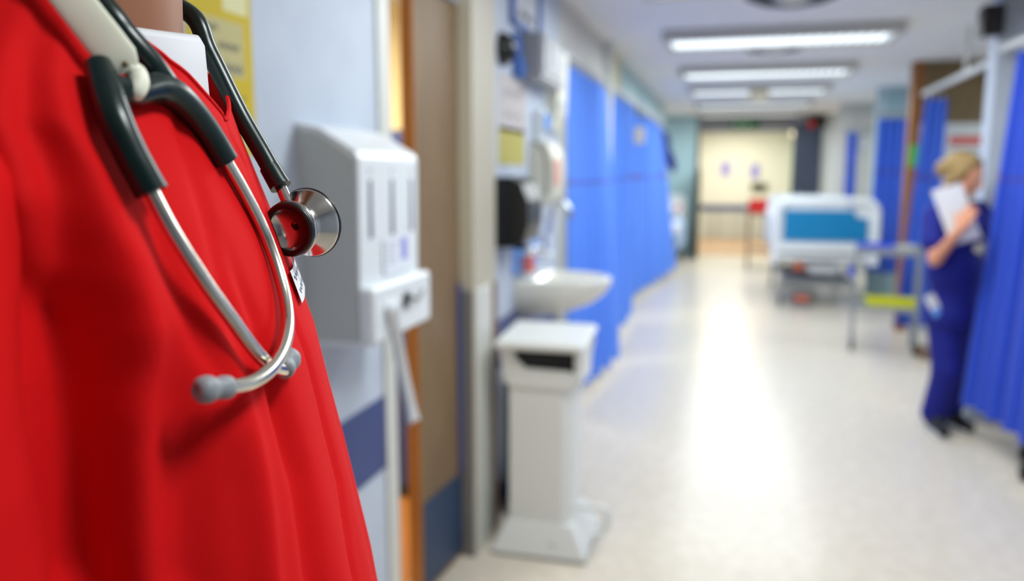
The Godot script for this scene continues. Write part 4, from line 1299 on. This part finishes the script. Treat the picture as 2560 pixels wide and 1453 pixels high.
func build_left_bays() -> void:
	var g := ""
	curtain("bright blue cubicle curtain hanging behind the wash basin", g, [Vector2(-0.93, -4.68), Vector2(-0.92, -5.5), Vector2(-0.92, -6.22)], [Vector2(-0.9, -4.72), Vector2(-0.86, -5.35), Vector2(-0.74, -6.1)], 2.13, 0.1, 6, 0.05, "curtain_blue", 1)
	curtain("bright blue cubicle curtain between two white partition ends on the left", g, [Vector2(-0.95, -6.5), Vector2(-0.92, -7.2), Vector2(-0.9, -7.95)], [Vector2(-0.95, -6.5), Vector2(-0.9, -7.2), Vector2(-0.88, -7.9)], 2.13, 0.12, 6, 0.05, "curtain_blue", 2)
	curtain("long blue cubicle curtain ending near the made-up bed by the doorway", g, [Vector2(-1.0, -8.75), Vector2(-0.93, -10.0), Vector2(-0.92, -11.9)], [Vector2(-1.05, -8.8), Vector2(-0.9, -10.2), Vector2(-0.68, -12.1)], 2.13, 0.1, 9, 0.055, "curtain_blue", 3)
	rail("white curtain rail over the first two left cubicle curtains", [Vector2(-0.93, -4.64), Vector2(-0.93, -8.5)], 2.19, [])
	rail("white curtain rail over the long left cubicle curtain", [Vector2(-0.93, -8.67), Vector2(-0.93, -12.4)], 2.19, [])
	# bundle of dark blue curtain tied high on the end of the long one
	var o := thing("curtain_tie", "dark navy bundle of cloth hung on the aqua end wall", "cloth", Vector3(-0.98, 1.75, -13.2))
	part(o, "cloth", nets([ell(Vector3(0, 0.2, 0), Vector3(0.1, 0.2, 0.1), Basis.IDENTITY, 0.05), ell(Vector3(0.1, -0.05, 0), Vector3(0.08, 0.22, 0.1), Basis(Vector3.BACK, 0.35), 0.05)], 0.02), "scrub_blue")
	part(o, "hook", rod(Vector3(-0.02, 0.38, 0), Vector3(-0.02, 0.76, 0), 0.008, 8), "trim_white")
	# pale signs on the bulkhead
	single("bay_sign", "pale cream sign panel above the second left curtain", "sign", box(Vector3(0.012, 0.28, 0.75), 0.003), "paper_cream", Vector3(-0.944, 2.34, -6.9))
	# white equipment hung among the far curtains
	o = thing("wall_monitor", "small pink and white monitor on the partition between the left curtains", "monitor", Vector3(-0.9, 1.88, -8.62))
	part(o, "case", box(Vector3(0.1, 0.18, 0.1), 0.015), "plastic_grey")
	part(o, "face", box(Vector3(0.08, 0.12, 0.004), 0.001), "paper_pink", Vector3(0, 0.01, 0.051))
	# made-up bed in the last left bay
	o = thing("bed", "white and pale blue made-up bed by the left side of the doorway", "bed", Vector3(-1.15, 0, -13.6))
	part(o, "mattress", box(Vector3(0.95, 0.22, 1.9), 0.06, Vector3(0, 0.62, 0)), "linen")
	part(o, "blanket", box(Vector3(1.0, 0.5, 1.0), 0.08, Vector3(0.02, 0.5, 0.3)), "linen_blue")
	part(o, "pillow", nets([ell(Vector3(0, 0.83, -0.65), Vector3(0.3, 0.1, 0.2), Basis.IDENTITY, 0.02)], 0.03), "linen")
	part(o, "headboard", prism(rounded(0.95, 0.5, 0.1), 0.04, Transform3D(Basis.IDENTITY, Vector3(0, 0.85, -0.99))), "enamel_white")
	part(o, "folded_sheet", box(Vector3(0.5, 0.2, 0.5), 0.05, Vector3(0.2, 0.86, 0.2)), "linen")
	part(o, "call_tag", box(Vector3(0.06, 0.09, 0.06), 0.01, Vector3(0.42, 0.93, 0.47)), "red_print")
	part(o, "frame", box(Vector3(0.9, 0.1, 1.85), 0.01, Vector3(0, 0.42, 0)), "steel_paint")
	for x in [-0.4, 0.4]:
		for z in [-0.8, 0.8]:
			var l := part(o, "leg", rod(Vector3(x, 0.1, z), Vector3(x, 0.4, z), 0.025), "steel_paint")
			part(l, "castor", lathe(wheel_prof(0.075, 0.04), Transform3D(Basis(Vector3.BACK, PI / 2), Vector3(x, 0.075, z)), 18), "black_rubber")

func wheel_prof(r: float, w: float) -> Array:
	return [Vector2(0.0001, -w / 2), Vector2(r * 0.8, -w / 2), Vector2(r, -w / 3), Vector2(r, w / 3), Vector2(r * 0.8, w / 2), Vector2(0.0001, w / 2)]

# ------------------------------------------------------------------ the far end
func build_corridor_end() -> void:
	var img := Image.create(128, 40, false, Image.FORMAT_RGB8)
	img.fill(rgb(28, 96, 40))
	img.fill_rect(Rect2i(14, 16, 34, 8), rgb(214, 230, 214))
	img.fill_rect(Rect2i(14, 10, 8, 20), rgb(214, 230, 214))
	img.fill_rect(Rect2i(70, 8, 8, 8), rgb(214, 230, 214))
	img.fill_rect(Rect2i(66, 17, 16, 12), rgb(214, 230, 214))
	picture("exit_print", img)
	var o := thing("exit_sign", "green exit sign fixed over the grey doorway", "sign", Vector3(0.29, 2.33, -14.98))
	part(o, "case", box(Vector3(0.46, 0.14, 0.05), 0.006), "green_sign", Vector3(0, 0, 0.025))
	part(o, "face", sheet(Vector3(0.22, 0, 0), Vector3(0, 0.06, 0), 0.002), "exit_print", Vector3(0, 0, 0.051))
	o = thing("fire_bell", "dark bell box with a red dome high on the slate door", "alarm", Vector3(1.42, 2.36, -14.88))
	part(o, "case", box(Vector3(0.3, 0.2, 0.08), 0.01), "brown_black", Vector3(0.05, 0.0, 0.04))
	part(o, "dome", lathe([Vector2(0.06, 0.0), Vector2(0.05, 0.03), Vector2(0.0001, 0.045)], Transform3D(Basis(Vector3.RIGHT, PI / 2), Vector3(-0.04, -0.05, 0.08)), 18), "red_plastic")
	for q in [[-0.02, 1.57], [0.62, 1.52]]:
		single("notice", "lavender notice sheet on the far white lobby wall", "notice", box(Vector3(0.2, 0.32, 0.006), 0.001), "lavender", Vector3(q[0], q[1], -18.99), "lavender notices in the lobby")
	o = thing("phone", "dark wall telephone under a lavender notice in the lobby", "telephone", Vector3(0.72, 1.17, -18.99))
	part(o, "base", box(Vector3(0.34, 0.16, 0.06), 0.01), "olive_dark", Vector3(0, 0, 0.03))
	part(o, "handset", tube(smooth([Vector3(-0.14, 0.03, 0.075), Vector3(-0.05, 0.06, 0.1), Vector3(0.07, 0.06, 0.1), Vector3(0.15, 0.03, 0.075)], 4), 0.025, 10), "olive_dark")
	o = thing("wall_lamp", "round white wall lamp beside the lobby wooden door", "lamp", Vector3(1.28, 2.2, -15.5))
	part(o, "bracket", box(Vector3(0.06, 0.08, 0.08), 0.01), "trim_white", Vector3(0.04, 0, 0))
	part(o, "lamp_globe", lathe(sphere_prof(0.1, 12), Transform3D.IDENTITY, 24), "light_warm", Vector3(-0.08, 0, 0))
	var l := OmniLight3D.new()
	l.name = "light"
	o.add_child(l)
	l.position = Vector3(-0.08, 0, 0)
	l.light_energy = 0.25
	l.light_color = Color(1, 0.9, 0.7)
	l.light_size = 0.09
	l.omni_range = 10
	l.shadow_enabled = true
	# red-topped brown trolley before the doorway
	o = thing("supply_trolley", "brown-legged trolley with a red tray on top near the doorway", "trolley", Vector3(0.62, 0, -13.2))
	part(o, "top", box(Vector3(0.56, 0.03, 0.5), 0.006, Vector3(0, 0.86, 0)), "brown_frame")
	part(o, "shelf", box(Vector3(0.5, 0.02, 0.46), 0.006, Vector3(0, 0.3, 0)), "brown_frame")
	for x in [-0.25, 0.25]:
		for z in [-0.21, 0.21]:
			var lg := part(o, "leg", rod(Vector3(x, 0.06, z), Vector3(x, 0.86, z), 0.018), "brown_frame")
			part(lg, "castor", lathe(wheel_prof(0.04, 0.03), Transform3D(Basis(Vector3.BACK, PI / 2), Vector3(x, 0.04, z)), 14), "black_rubber")
	o = thing("sharps_tray", "shallow red plastic tray lying on the brown trolley", "tray", Vector3(0.62, 0.876, -13.2))
	var st := tool()
	add_box(st, Vector3(0, 0.006, 0), Vector3(0.52, 0.012, 0.46), 0.003)
	for s in [-1.0, 1.0]:
		add_box(st, Vector3(s * 0.255, 0.1, 0), Vector3(0.014, 0.2, 0.46), 0.004)
		add_box(st, Vector3(0, 0.1, s * 0.225), Vector3(0.52, 0.2, 0.014), 0.004)
	part(o, "tray", done(st), "red_plastic")

# ------------------------------------------------------------------ right hand bays
func build_right_bays() -> void:
	curtain("deep blue cubicle curtain the nurse is stepping round", "", [Vector2(1.47, -4.87), Vector2(1.5, -4.5), Vector2(1.56, -3.9), Vector2(1.6, -3.0)], [Vector2(1.37, -4.9), Vector2(1.44, -4.5), Vector2(1.5, -3.9), Vector2(1.58, -3.0)], 2.12, 0.2, 9, 0.04, "curtain_deep", 4)
	rail("white curtain rail over the deep blue curtain beside the nurse", [Vector2(1.47, -5.2), Vector2(1.5, -4.5), Vector2(1.6, -2.9)], 2.185, [Vector2(1.5, -4.4)])
	curtain("narrow blue curtain bunched beside the brown wooden panel", "", [Vector2(1.63, -7.72), Vector2(1.79, -7.7)], [Vector2(1.5, -7.72), Vector2(1.79, -7.7)], 2.12, 0.14, 3, 0.045, "curtain_mid", 5)
	rail("white curtain rail on a ceiling hanger before the brown wooden panel", [Vector2(1.55, -5.42), Vector2(1.64, -7.85)], 2.175, [Vector2(1.585, -6.35)])
	curtain("blue curtain gathered to one side in front of the aqua partition", "", [Vector2(1.7, -10.42), Vector2(2.02, -10.4)], [Vector2(1.66, -10.42), Vector2(2.12, -10.4)], 2.12, 0.3, 4, 0.05, "curtain_mid", 6)
	rail("white curtain rail in front of the aqua partition", [Vector2(1.64, -10.4), Vector2(2.6, -10.4)], 2.175, [Vector2(1.75, -10.4), Vector2(2.5, -10.4)])
	curtain("slim blue curtain hanging beyond the aqua partition", "", [Vector2(1.69, -12.8), Vector2(1.82, -12.8)], [Vector2(1.69, -12.8), Vector2(1.84, -12.8)], 2.08, 0.5, 3, 0.035, "curtain_mid", 7)
	rail("white curtain rail beyond the aqua partition", [Vector2(1.64, -12.8), Vector2(2.4, -12.8)], 2.135, [Vector2(1.72, -12.8), Vector2(2.3, -12.8)])
	# speaker on the partition corner
	var p := on_z(2478, 52, -5.22)
	var o := thing("speaker", "dark brown loudspeaker box high on the partition corner", "speaker", p)
	part(o, "cabinet", box(Vector3(0.11, 0.165, 0.12), 0.008), "brown_black")
	part(o, "grille", box(Vector3(0.09, 0.14, 0.004), 0.001), "black_rubber", Vector3(0, 0, 0.061))
	part(o, "bracket", box(Vector3(0.03, 0.03, 0.08), 0.004), "steel_paint", Vector3(0.03, 0.0, -0.08))
	# board with a red heading on the white wall
	var img := Image.create(160, 128, false, Image.FORMAT_RGB8)
	img.fill(rgb(222, 226, 222))
	img.fill_rect(Rect2i(6, 14, 148, 26), rgb(214, 80, 64))
	for k in 4:
		img.fill_rect(Rect2i(12, 56 + 16 * k, 110 - 13 * k, 6), rgb(150, 152, 156))
	picture("red_heading", img)
	o = thing("wall_chart", "white wall chart with a red heading behind the nurse", "chart", Vector3(2.14, 1.68, -8.2))
	part(o, "board", sheet(Vector3(0.2, 0, 0), Vector3(0, 0.18, 0), 0.006), "red_heading")
	single("leaflet", "green and white leaflet on the wooden partition edge", "leaflet", box(Vector3(0.09, 0.2, 0.004), 0.001), "green_leaflet", Vector3(1.66, 1.65, -8.175))
	o = thing("wall_lamp", "small white examination lamp on the white partition wall", "lamp", Vector3(2.52, 1.92, -8.16))
	part(o, "arm", rod(Vector3(0, 0.05, -0.04), Vector3(0, 0, 0.08), 0.012), "trim_white")
	part(o, "lamp_shade", lathe([Vector2(0.03, 0.04), Vector2(0.07, -0.03), Vector2(0.066, -0.03), Vector2(0.02, 0.036)], Transform3D(Basis(Vector3.RIGHT, 0.3), Vector3(0, 0, 0.1)), 20), "enamel_white")
	o = thing("glove_box", "small white box fixed on the cream partition beside the slim curtain", "box", Vector3(1.96, 1.93, -12.95))
	part(o, "case", box(Vector3(0.1, 0.2, 0.1), 0.01), "plastic_white")
	part(o, "strap", box(Vector3(0.104, 0.03, 0.104), 0.004), "paper_pink", Vector3(0, 0.03, 0))
	# dark equipment base under the deep blue curtain
	o = thing("drip_stand", "dark wheeled stand base under the deep blue curtain", "stand", Vector3(1.72, 0, -4.35))
	for k in 5:
		var a := TAU * k / 5 + 0.3
		var f := Vector3(cos(a) * 0.27, 0.075, sin(a) * 0.27)
		var lg := part(o, "foot", rod(Vector3(0, 0.11, 0), f, 0.022), "black_plastic")
		part(lg, "castor", lathe(wheel_prof(0.04, 0.03), Transform3D(Basis(Vector3.BACK, PI / 2), Vector3(f.x, 0.04, f.z)), 14), "black_rubber")
	part(o, "pole", rod(Vector3(0, 0.1, 0), Vector3(0, 1.9, 0), 0.014), "steel")
	part(o, "hook", tube(smooth([Vector3(-0.12, 1.95, 0), Vector3(-0.1, 1.88, 0), Vector3(0, 1.9, 0), Vector3(0.1, 1.88, 0), Vector3(0.12, 1.95, 0)], 4), 0.007, 8), "steel")

# ------------------------------------------------------------------ bed and steel trolley
func build_bed_and_trolleys() -> void:
	var o := thing("hospital_bed", "white hospital bed with a teal end panel standing in the corridor", "hospital bed", Vector3(1.06, 0, -9.3))
	# end board: bent tube frame around a teal panel
	var fr := []
	for q in [[-0.5, 0.5], [-0.5, 1.0], [-0.47, 1.13], [-0.38, 1.18], [0.0, 1.185], [0.4, 1.18], [0.5, 1.1], [0.51, 0.95], [0.51, 0.5]]:
		fr.append(Vector3(q[0], q[1], 0))
	part(o, "end_frame", tube(smooth(fr, 6), 0.045, 14), "enamel_white")
	part(o, "end_panel", prism(PackedVector2Array([Vector2(-0.43, 0.76), Vector2(0.43, 0.76), Vector2(0.43, 1.0), Vector2(0.3, 1.02), Vector2(0.29, 1.09), Vector2(-0.43, 1.09)]), 0.03, Transform3D(Basis.IDENTITY, Vector3(0, 0, 0.0))), "teal_panel", Vector3.ZERO, "teal panel")
	part(o, "panel_surround", prism(PackedVector2Array([Vector2(-0.46, 0.74), Vector2(0.46, 0.74), Vector2(0.46, 1.12), Vector2(-0.46, 1.12)]), 0.02, Transform3D(Basis.IDENTITY, Vector3(0, 0, -0.022))), "enamel_white")
	part(o, "end_bar", box(Vector3(0.98, 0.1, 0.05), 0.015, Vector3(0, 0.68, 0)), "enamel_white")
	part(o, "end_bar", box(Vector3(0.98, 0.05, 0.05), 0.015, Vector3(0, 0.57, 0)), "enamel_white")
	part(o, "mattress", box(Vector3(0.9, 0.16, 1.95), 0.05, Vector3(0, 0.72, -1.05)), "linen_blue")
	part(o, "bed_linen", box(Vector3(0.98, 0.14, 1.3), 0.05, Vector3(0, 0.84, -1.2)), "linen")
	for s in [-1.0, 1.0]:
		var st := tool()
		add_tube(st, smooth([Vector3(s * 0.53, 0.6, -0.3), Vector3(s * 0.53, 0.98, -0.35), Vector3(s * 0.53, 1.02, -0.5), Vector3(s * 0.53, 1.02, -1.4), Vector3(s * 0.53, 0.98, -1.55), Vector3(s * 0.53, 0.6, -1.6)], 5), 0.02, 10)
		for k in 3:
			add_box(st, Vector3(s * 0.53, 0.72 + 0.1 * k, -0.95), Vector3(0.02, 0.06, 1.2), 0.006)
		part(o, "side_rail", done(st), "enamel_white")
	part(o, "deck", box(Vector3(0.88, 0.08, 1.95), 0.01, Vector3(0, 0.56, -1.05)), "steel_paint")
	part(o, "head_board", prism(rounded(1.0, 0.5, 0.1), 0.04, Transform3D(Basis.IDENTITY, Vector3(0, 0.95, -2.08))), "enamel_white")
	part(o, "chassis", box(Vector3(0.75, 0.07, 1.7), 0.01, Vector3(-0.02, 0.27, -1.0)), "steel_paint")
	for z in [-0.4, -1.6]:
		part(o, "lift_arm", rod(Vector3(0, 0.28, z), Vector3(0, 0.54, z - 0.25), 0.035), "steel_paint")
	part(o, "motor", box(Vector3(0.34, 0.12, 0.3), 0.03, Vector3(0.02, 0.44, -0.25)), "plastic_white")
	part(o, "control_box", box(Vector3(0.1, 0.09, 0.1), 0.01, Vector3(-0.24, 0.46, -0.1)), "orange_plastic")
	part(o, "cable_box", box(Vector3(0.09, 0.12, 0.1), 0.01, Vector3(0.32, 0.43, -0.1)), "blue_plastic")
	for x in [-0.42, 0.36]:
		for z in [-0.12, -1.85]:
			var lg := part(o, "castor_leg", rod(Vector3(x, 0.14, z), Vector3(x, 0.3, z), 0.025), "steel_paint")
			part(lg, "castor", lathe(wheel_prof(0.075, 0.04), Transform3D(Basis(Vector3.BACK, PI / 2), Vector3(x, 0.075, z)), 18), "kick_blue")
	part(o, "brake_bar", rod(Vector3(-0.42, 0.17, -0.05), Vector3(0.36, 0.17, -0.05), 0.014), "steel_paint")
	part(o, "brake_pedal", box(Vector3(0.16, 0.05, 0.12), 0.01, Vector3(-0.2, 0.11, -0.02)), "orange_plastic")
	# wheeled steel trolley
	var tx := Vector3(1.34, 0, -7.3)
	o = thing("steel_trolley", "two-shelf steel ward trolley on castors beside the bed", "trolley", tx, deg_to_rad(-8))
	for x in [-0.24, 0.24]:
		for z in [-0.17, 0.17]:
			var lg := part(o, "leg", rod(Vector3(x, 0.1, z), Vector3(x, 0.88, z), 0.014), "steel_paint")
			part(lg, "castor", lathe(wheel_prof(0.05, 0.03), Transform3D(Basis(Vector3.BACK, PI / 2), Vector3(x, 0.05, z)), 14), "black_rubber")
			part(lg, "fork", box(Vector3(0.045, 0.05, 0.05), 0.006, Vector3(x, 0.095, z)), "steel_paint")
	for y in [0.36, 0.83]:
		part(o, "shelf", box(Vector3(0.5, 0.015, 0.36), 0.004, Vector3(0, y, 0)), "steel_paint")
		for z in [-0.175, 0.175]:
			part(o, "shelf_edge", box(Vector3(0.5, 0.045, 0.008), 0.002, Vector3(0, y + 0.012, z)), "steel_paint")
	for z in [-0.17, 0.17]:
		part(o, "guard_rail", rod(Vector3(-0.24, 0.88, z), Vector3(0.24, 0.88, z), 0.008, 8), "steel_paint")
	for x in [-0.24, 0.24]:
		part(o, "guard_rail", rod(Vector3(x, 0.88, -0.17), Vector3(x, 0.88, 0.17), 0.008, 8), "steel_paint")
	tray("shallow bright blue tray on top of the steel trolley", tx + Vector3(-0.1, 0.8385, 0), Vector3(0.27, 0.06, 0.2), "blue_plastic")
	tray("long yellow tray on the lower shelf of the steel trolley", tx + Vector3(0.04, 0.3685, 0.02), Vector3(0.36, 0.07, 0.24), "yellow_plastic")
	o = thing("specimen_box", "cream box under the trolley guard rail beside the blue tray", "box", tx + Vector3(0.13, 0.8385, 0.0))
	part(o, "carton", box(Vector3(0.12, 0.05, 0.12), 0.004, Vector3(0, 0.025, 0)), "plastic_cream")
	part(o, "flap", box(Vector3(0.12, 0.004, 0.06), 0.001, Vector3(0, 0.053, 0.03)), "paper")
	o = thing("floor_box", "low cardboard box on the floor beside the steel trolley", "box", Vector3(1.66, 0, -7.02), 0.3)
	part(o, "carton", box(Vector3(0.16, 0.1, 0.16), 0.004, Vector3(0, 0.05, 0)), "brown_frame")
	part(o, "flap", box(Vector3(0.16, 0.004, 0.08), 0.001, Vector3(0, 0.103, 0.04)), "sign_tan")

func tray(label: String, at: Vector3, s: Vector3, m: String) -> void:
	var o := thing("tray", label, "tray", at, deg_to_rad(-8))
	var st := tool()
	add_box(st, Vector3(0, 0.004, 0), Vector3(s.x, 0.008, s.z), 0.002)
	for k in [-1.0, 1.0]:
		add_box(st, Vector3(k * s.x / 2, s.y / 2, 0), Vector3(0.01, s.y, s.z), 0.003)
		add_box(st, Vector3(0, s.y / 2, k * s.z / 2), Vector3(s.x, s.y, 0.01), 0.003)
	part(o, "basin", done(st), m)
	var rim := tool()
	for k in [-1.0, 1.0]:
		add_box(rim, Vector3(k * s.x / 2, s.y, 0), Vector3(0.025, 0.008, s.z + 0.025), 0.002)
		add_box(rim, Vector3(0, s.y, k * s.z / 2), Vector3(s.x + 0.025, 0.008, 0.025), 0.002)
	part(o, "rim", done(rim), m)

# ------------------------------------------------------------------ the nurse in blue
func build_nurse() -> void:
	var base := Vector3(1.24, 0, -5.04)
	var o := thing("person", "person in dark blue scrubs holding white papers up beside a curtain", "person", base)
	var org := -base
	var z := -5.03
	var head := on_z(2412, 441, z)
	var neck := on_z(2398, 512, z - 0.02)
	var chest := on_z(2392, 575, z - 0.02)
	var waist := on_z(2388, 680, z)
	var hip := on_z(2392, 775, z)
	var sr := on_z(2335, 540, z + 0.05)      # her right shoulder, on the bed side
	var sl := on_z(2446, 528, z - 0.1)
	var er := on_z(2338, 648, z + 0.2)
	var wr := on_z(2400, 574, z + 0.33)
	var el := on_z(2482, 588, z - 0.16)
	var wl := on_z(2520, 640, z - 0.16)
	var hr := on_z(2362, 800, z + 0.02)
	var hl := on_z(2424, 800, z - 0.03)
	var kr := on_z(2368, 925, z + 0.07)
	var kl := on_z(2404, 930, z - 0.05)
	var ar := on_z(2334, 1046, z + 0.02)
	var al := on_z(2372, 1040, z - 0.1)
	ar.y = 0.09
	al.y = 0.09
	# body as one skin
	var st := tool()
	var b := [cap(neck, head, 0.05, 0.05, 0.02), cap(sr, sl, 0.05, 0.05, 0.03), cap(chest, waist, 0.08, 0.075, 0.04), cap(waist, hip, 0.075, 0.08, 0.04),
		cap(sr, er, 0.043, 0.036, 0.02), cap(er, wr, 0.037, 0.024, 0.015), cap(sl, el, 0.043, 0.036, 0.02), cap(el, wl, 0.036, 0.024, 0.015),
		cap(hr, kr, 0.075, 0.05, 0.03), cap(kr, ar, 0.05, 0.034, 0.02), cap(hl, kl, 0.075, 0.05, 0.03), cap(kl, al, 0.05, 0.034, 0.02)]
	add_nets(st, b, 0.012)
	var look := Vector3(0.78, -0.28, 0.55).normalized()
	var hb := Basis.looking_at(look, Vector3(0.12, 1, 0))
	add_nets(st, head_bones(head, hb, 0.225), 0.006)
	add_nets(st, hand_bones(wr, (on_z(2426, 528, z + 0.33) - wr).normalized(), Vector3(-0.9, 0.2, -0.4), -0.42, 0.92), 0.004)
	add_nets(st, hand_bones(wl, (wl - el).normalized(), Vector3(0, 0.5, 1), 0.3, 0.92), 0.005)
	var body := part(o, "body", done(st), "skin_light", org)
	add_face(body, head, hb, 0.225)
	# hair, tied back
	var hair := [ell(head + hb * Vector3(0, 0.045, 0.035), Vector3(0.088, 0.088, 0.1), hb, 0.01),
		cap(head + hb * Vector3(0.07, 0.02, -0.01), head + hb * Vector3(0.075, -0.055, 0.04), 0.024, 0.02, 0.03),
		cap(head + hb * Vector3(-0.07, 0.02, -0.01), head + hb * Vector3(-0.075, -0.055, 0.04), 0.024, 0.02, 0.03),
		ell(head + hb * Vector3(0, 0.01, 0.125), Vector3(0.045, 0.05, 0.045), hb, 0.03),
		cap(head + hb * Vector3(0.045, 0.085, -0.03), head + hb * Vector3(-0.045, 0.088, -0.03), 0.02, 0.02, 0.03)]
	part(o, "hair", nets(hair, 0.008), "hair_blond", org, "tied blond hair")
	# scrub top with short sleeves
	var side := (sl - sr).normalized()
	var tb := [cap(sr + side * 0.03 - Vector3(0, 0.015, 0), sl - side * 0.03 - Vector3(0, 0.015, 0), 0.062, 0.06, 0.04),
		cap(chest - side * 0.05, chest + side * 0.05, 0.118, 0.118, 0.05),
		cap(waist - side * 0.05, waist + side * 0.06, 0.112, 0.112, 0.06),
		cap(hip - side * 0.06 - Vector3(0, 0.02, 0), hip + side * 0.06 - Vector3(0, 0.02, 0), 0.128, 0.128, 0.06),
		cap(chest, waist, 0.116, 0.112, 0.05), cap(waist, hip, 0.112, 0.125, 0.05),
		cap(sr, sr.lerp(er, 0.62), 0.062, 0.07, 0.03), cap(sl, sl.lerp(el, 0.75), 0.062, 0.066, 0.03)]
	part(o, "scrub_top", nets(tb, 0.013), "scrub_blue", org, "dark blue scrub top")
	part(o, "v_neck", tube(smooth([neck + Vector3(-0.075, 0.015, 0.0), neck + Vector3(-0.03, -0.03, 0.075), neck + Vector3(0.015, -0.08, 0.11), neck + Vector3(0.05, -0.03, 0.07), neck + Vector3(0.07, 0.015, -0.01)], 5), 0.01, 8), "scrub_blue", org)
	var lg := [cap(hip - side * 0.05, hip + side * 0.05, 0.1, 0.1, 0.05),
		cap(hr, kr, 0.098, 0.078, 0.03), cap(kr, ar + Vector3(0, 0.015, 0), 0.078, 0.072, 0.03),
		cap(hl, kl, 0.098, 0.078, 0.03), cap(kl, al + Vector3(0, 0.015, 0), 0.078, 0.072, 0.03)]
	part(o, "trousers", nets(lg, 0.013), "scrub_blue", org, "dark blue scrub trousers")
	for a in [[ar, Vector3(0.02, 0, 0.16)], [al, Vector3(0.07, 0, 0.15)]]:
		var p: Vector3 = a[0]
		var d: Vector3 = a[1]
		var q := Vector3(p.x, 0.0, p.z)
		var sh := part(o, "shoe", nets([cap(q + Vector3(0, 0.055, -0.03), q + d + Vector3(0, 0.042, 0), 0.045, 0.034, 0.02), cap(q + Vector3(0, 0.1, 0), q + d * 0.4 + Vector3(0, 0.07, 0), 0.042, 0.036, 0.02)], 0.01), "shoe_black", org)
		part(sh, "sole", tube(PackedVector3Array([q + Vector3(0, 0.013, -0.05), q + d * 0.5 + Vector3(0, 0.013, 0), q + d * 1.08 + Vector3(0, 0.013, 0)]), [0.042, 0.048, 0.04], 14, Vector3.UP, 0.3), "sole_white")
	# things pinned to the tunic
	var bp := on_z(2447, 622, z + 0.13)
	part(o, "fob_watch", lathe([Vector2(0.0001, 0), Vector2(0.026, 0), Vector2(0.026, 0.012), Vector2(0.0001, 0.014)], Transform3D(Basis(Vector3.RIGHT, PI / 2), bp + org), 18), "plastic_cream", Vector3.ZERO, "cream fob watch")
	var kp := on_z(2330, 755, z + 0.13)
	var card := part(o, "pocket_card", box(Vector3(0.055, 0.085, 0.006), 0.002, Vector3.ZERO, Basis(Vector3.BACK, 0.5)), "paper", kp + org, "white card hanging at the pocket")
	part(card, "card_photo", box(Vector3(0.05, 0.05, 0.006), 0.002, Vector3(0.028, -0.058, 0.001), Basis(Vector3.BACK, 0.5)), "sky_blue")
	# the papers she holds up
	var c := [on_z(2328, 478, z + 0.24), on_z(2402, 458, z + 0.24), on_z(2452, 592, z + 0.28), on_z(2378, 612, z + 0.28)]
	var fo := thing("papers", "white sheets of paper held up in the raised hand", "papers", c[3])
	var rt: Vector3 = (c[1] - c[0]) * 0.5
	var up: Vector3 = (c[0] - c[3]) * 0.5
	for k in 3:
		part(fo, "sheet", sheet(rt, up, 0.0015), "paper", (c[0] + c[2]) * 0.5 - c[3] + Vector3(0.004 * k, -0.003 * k, -0.004 * k))
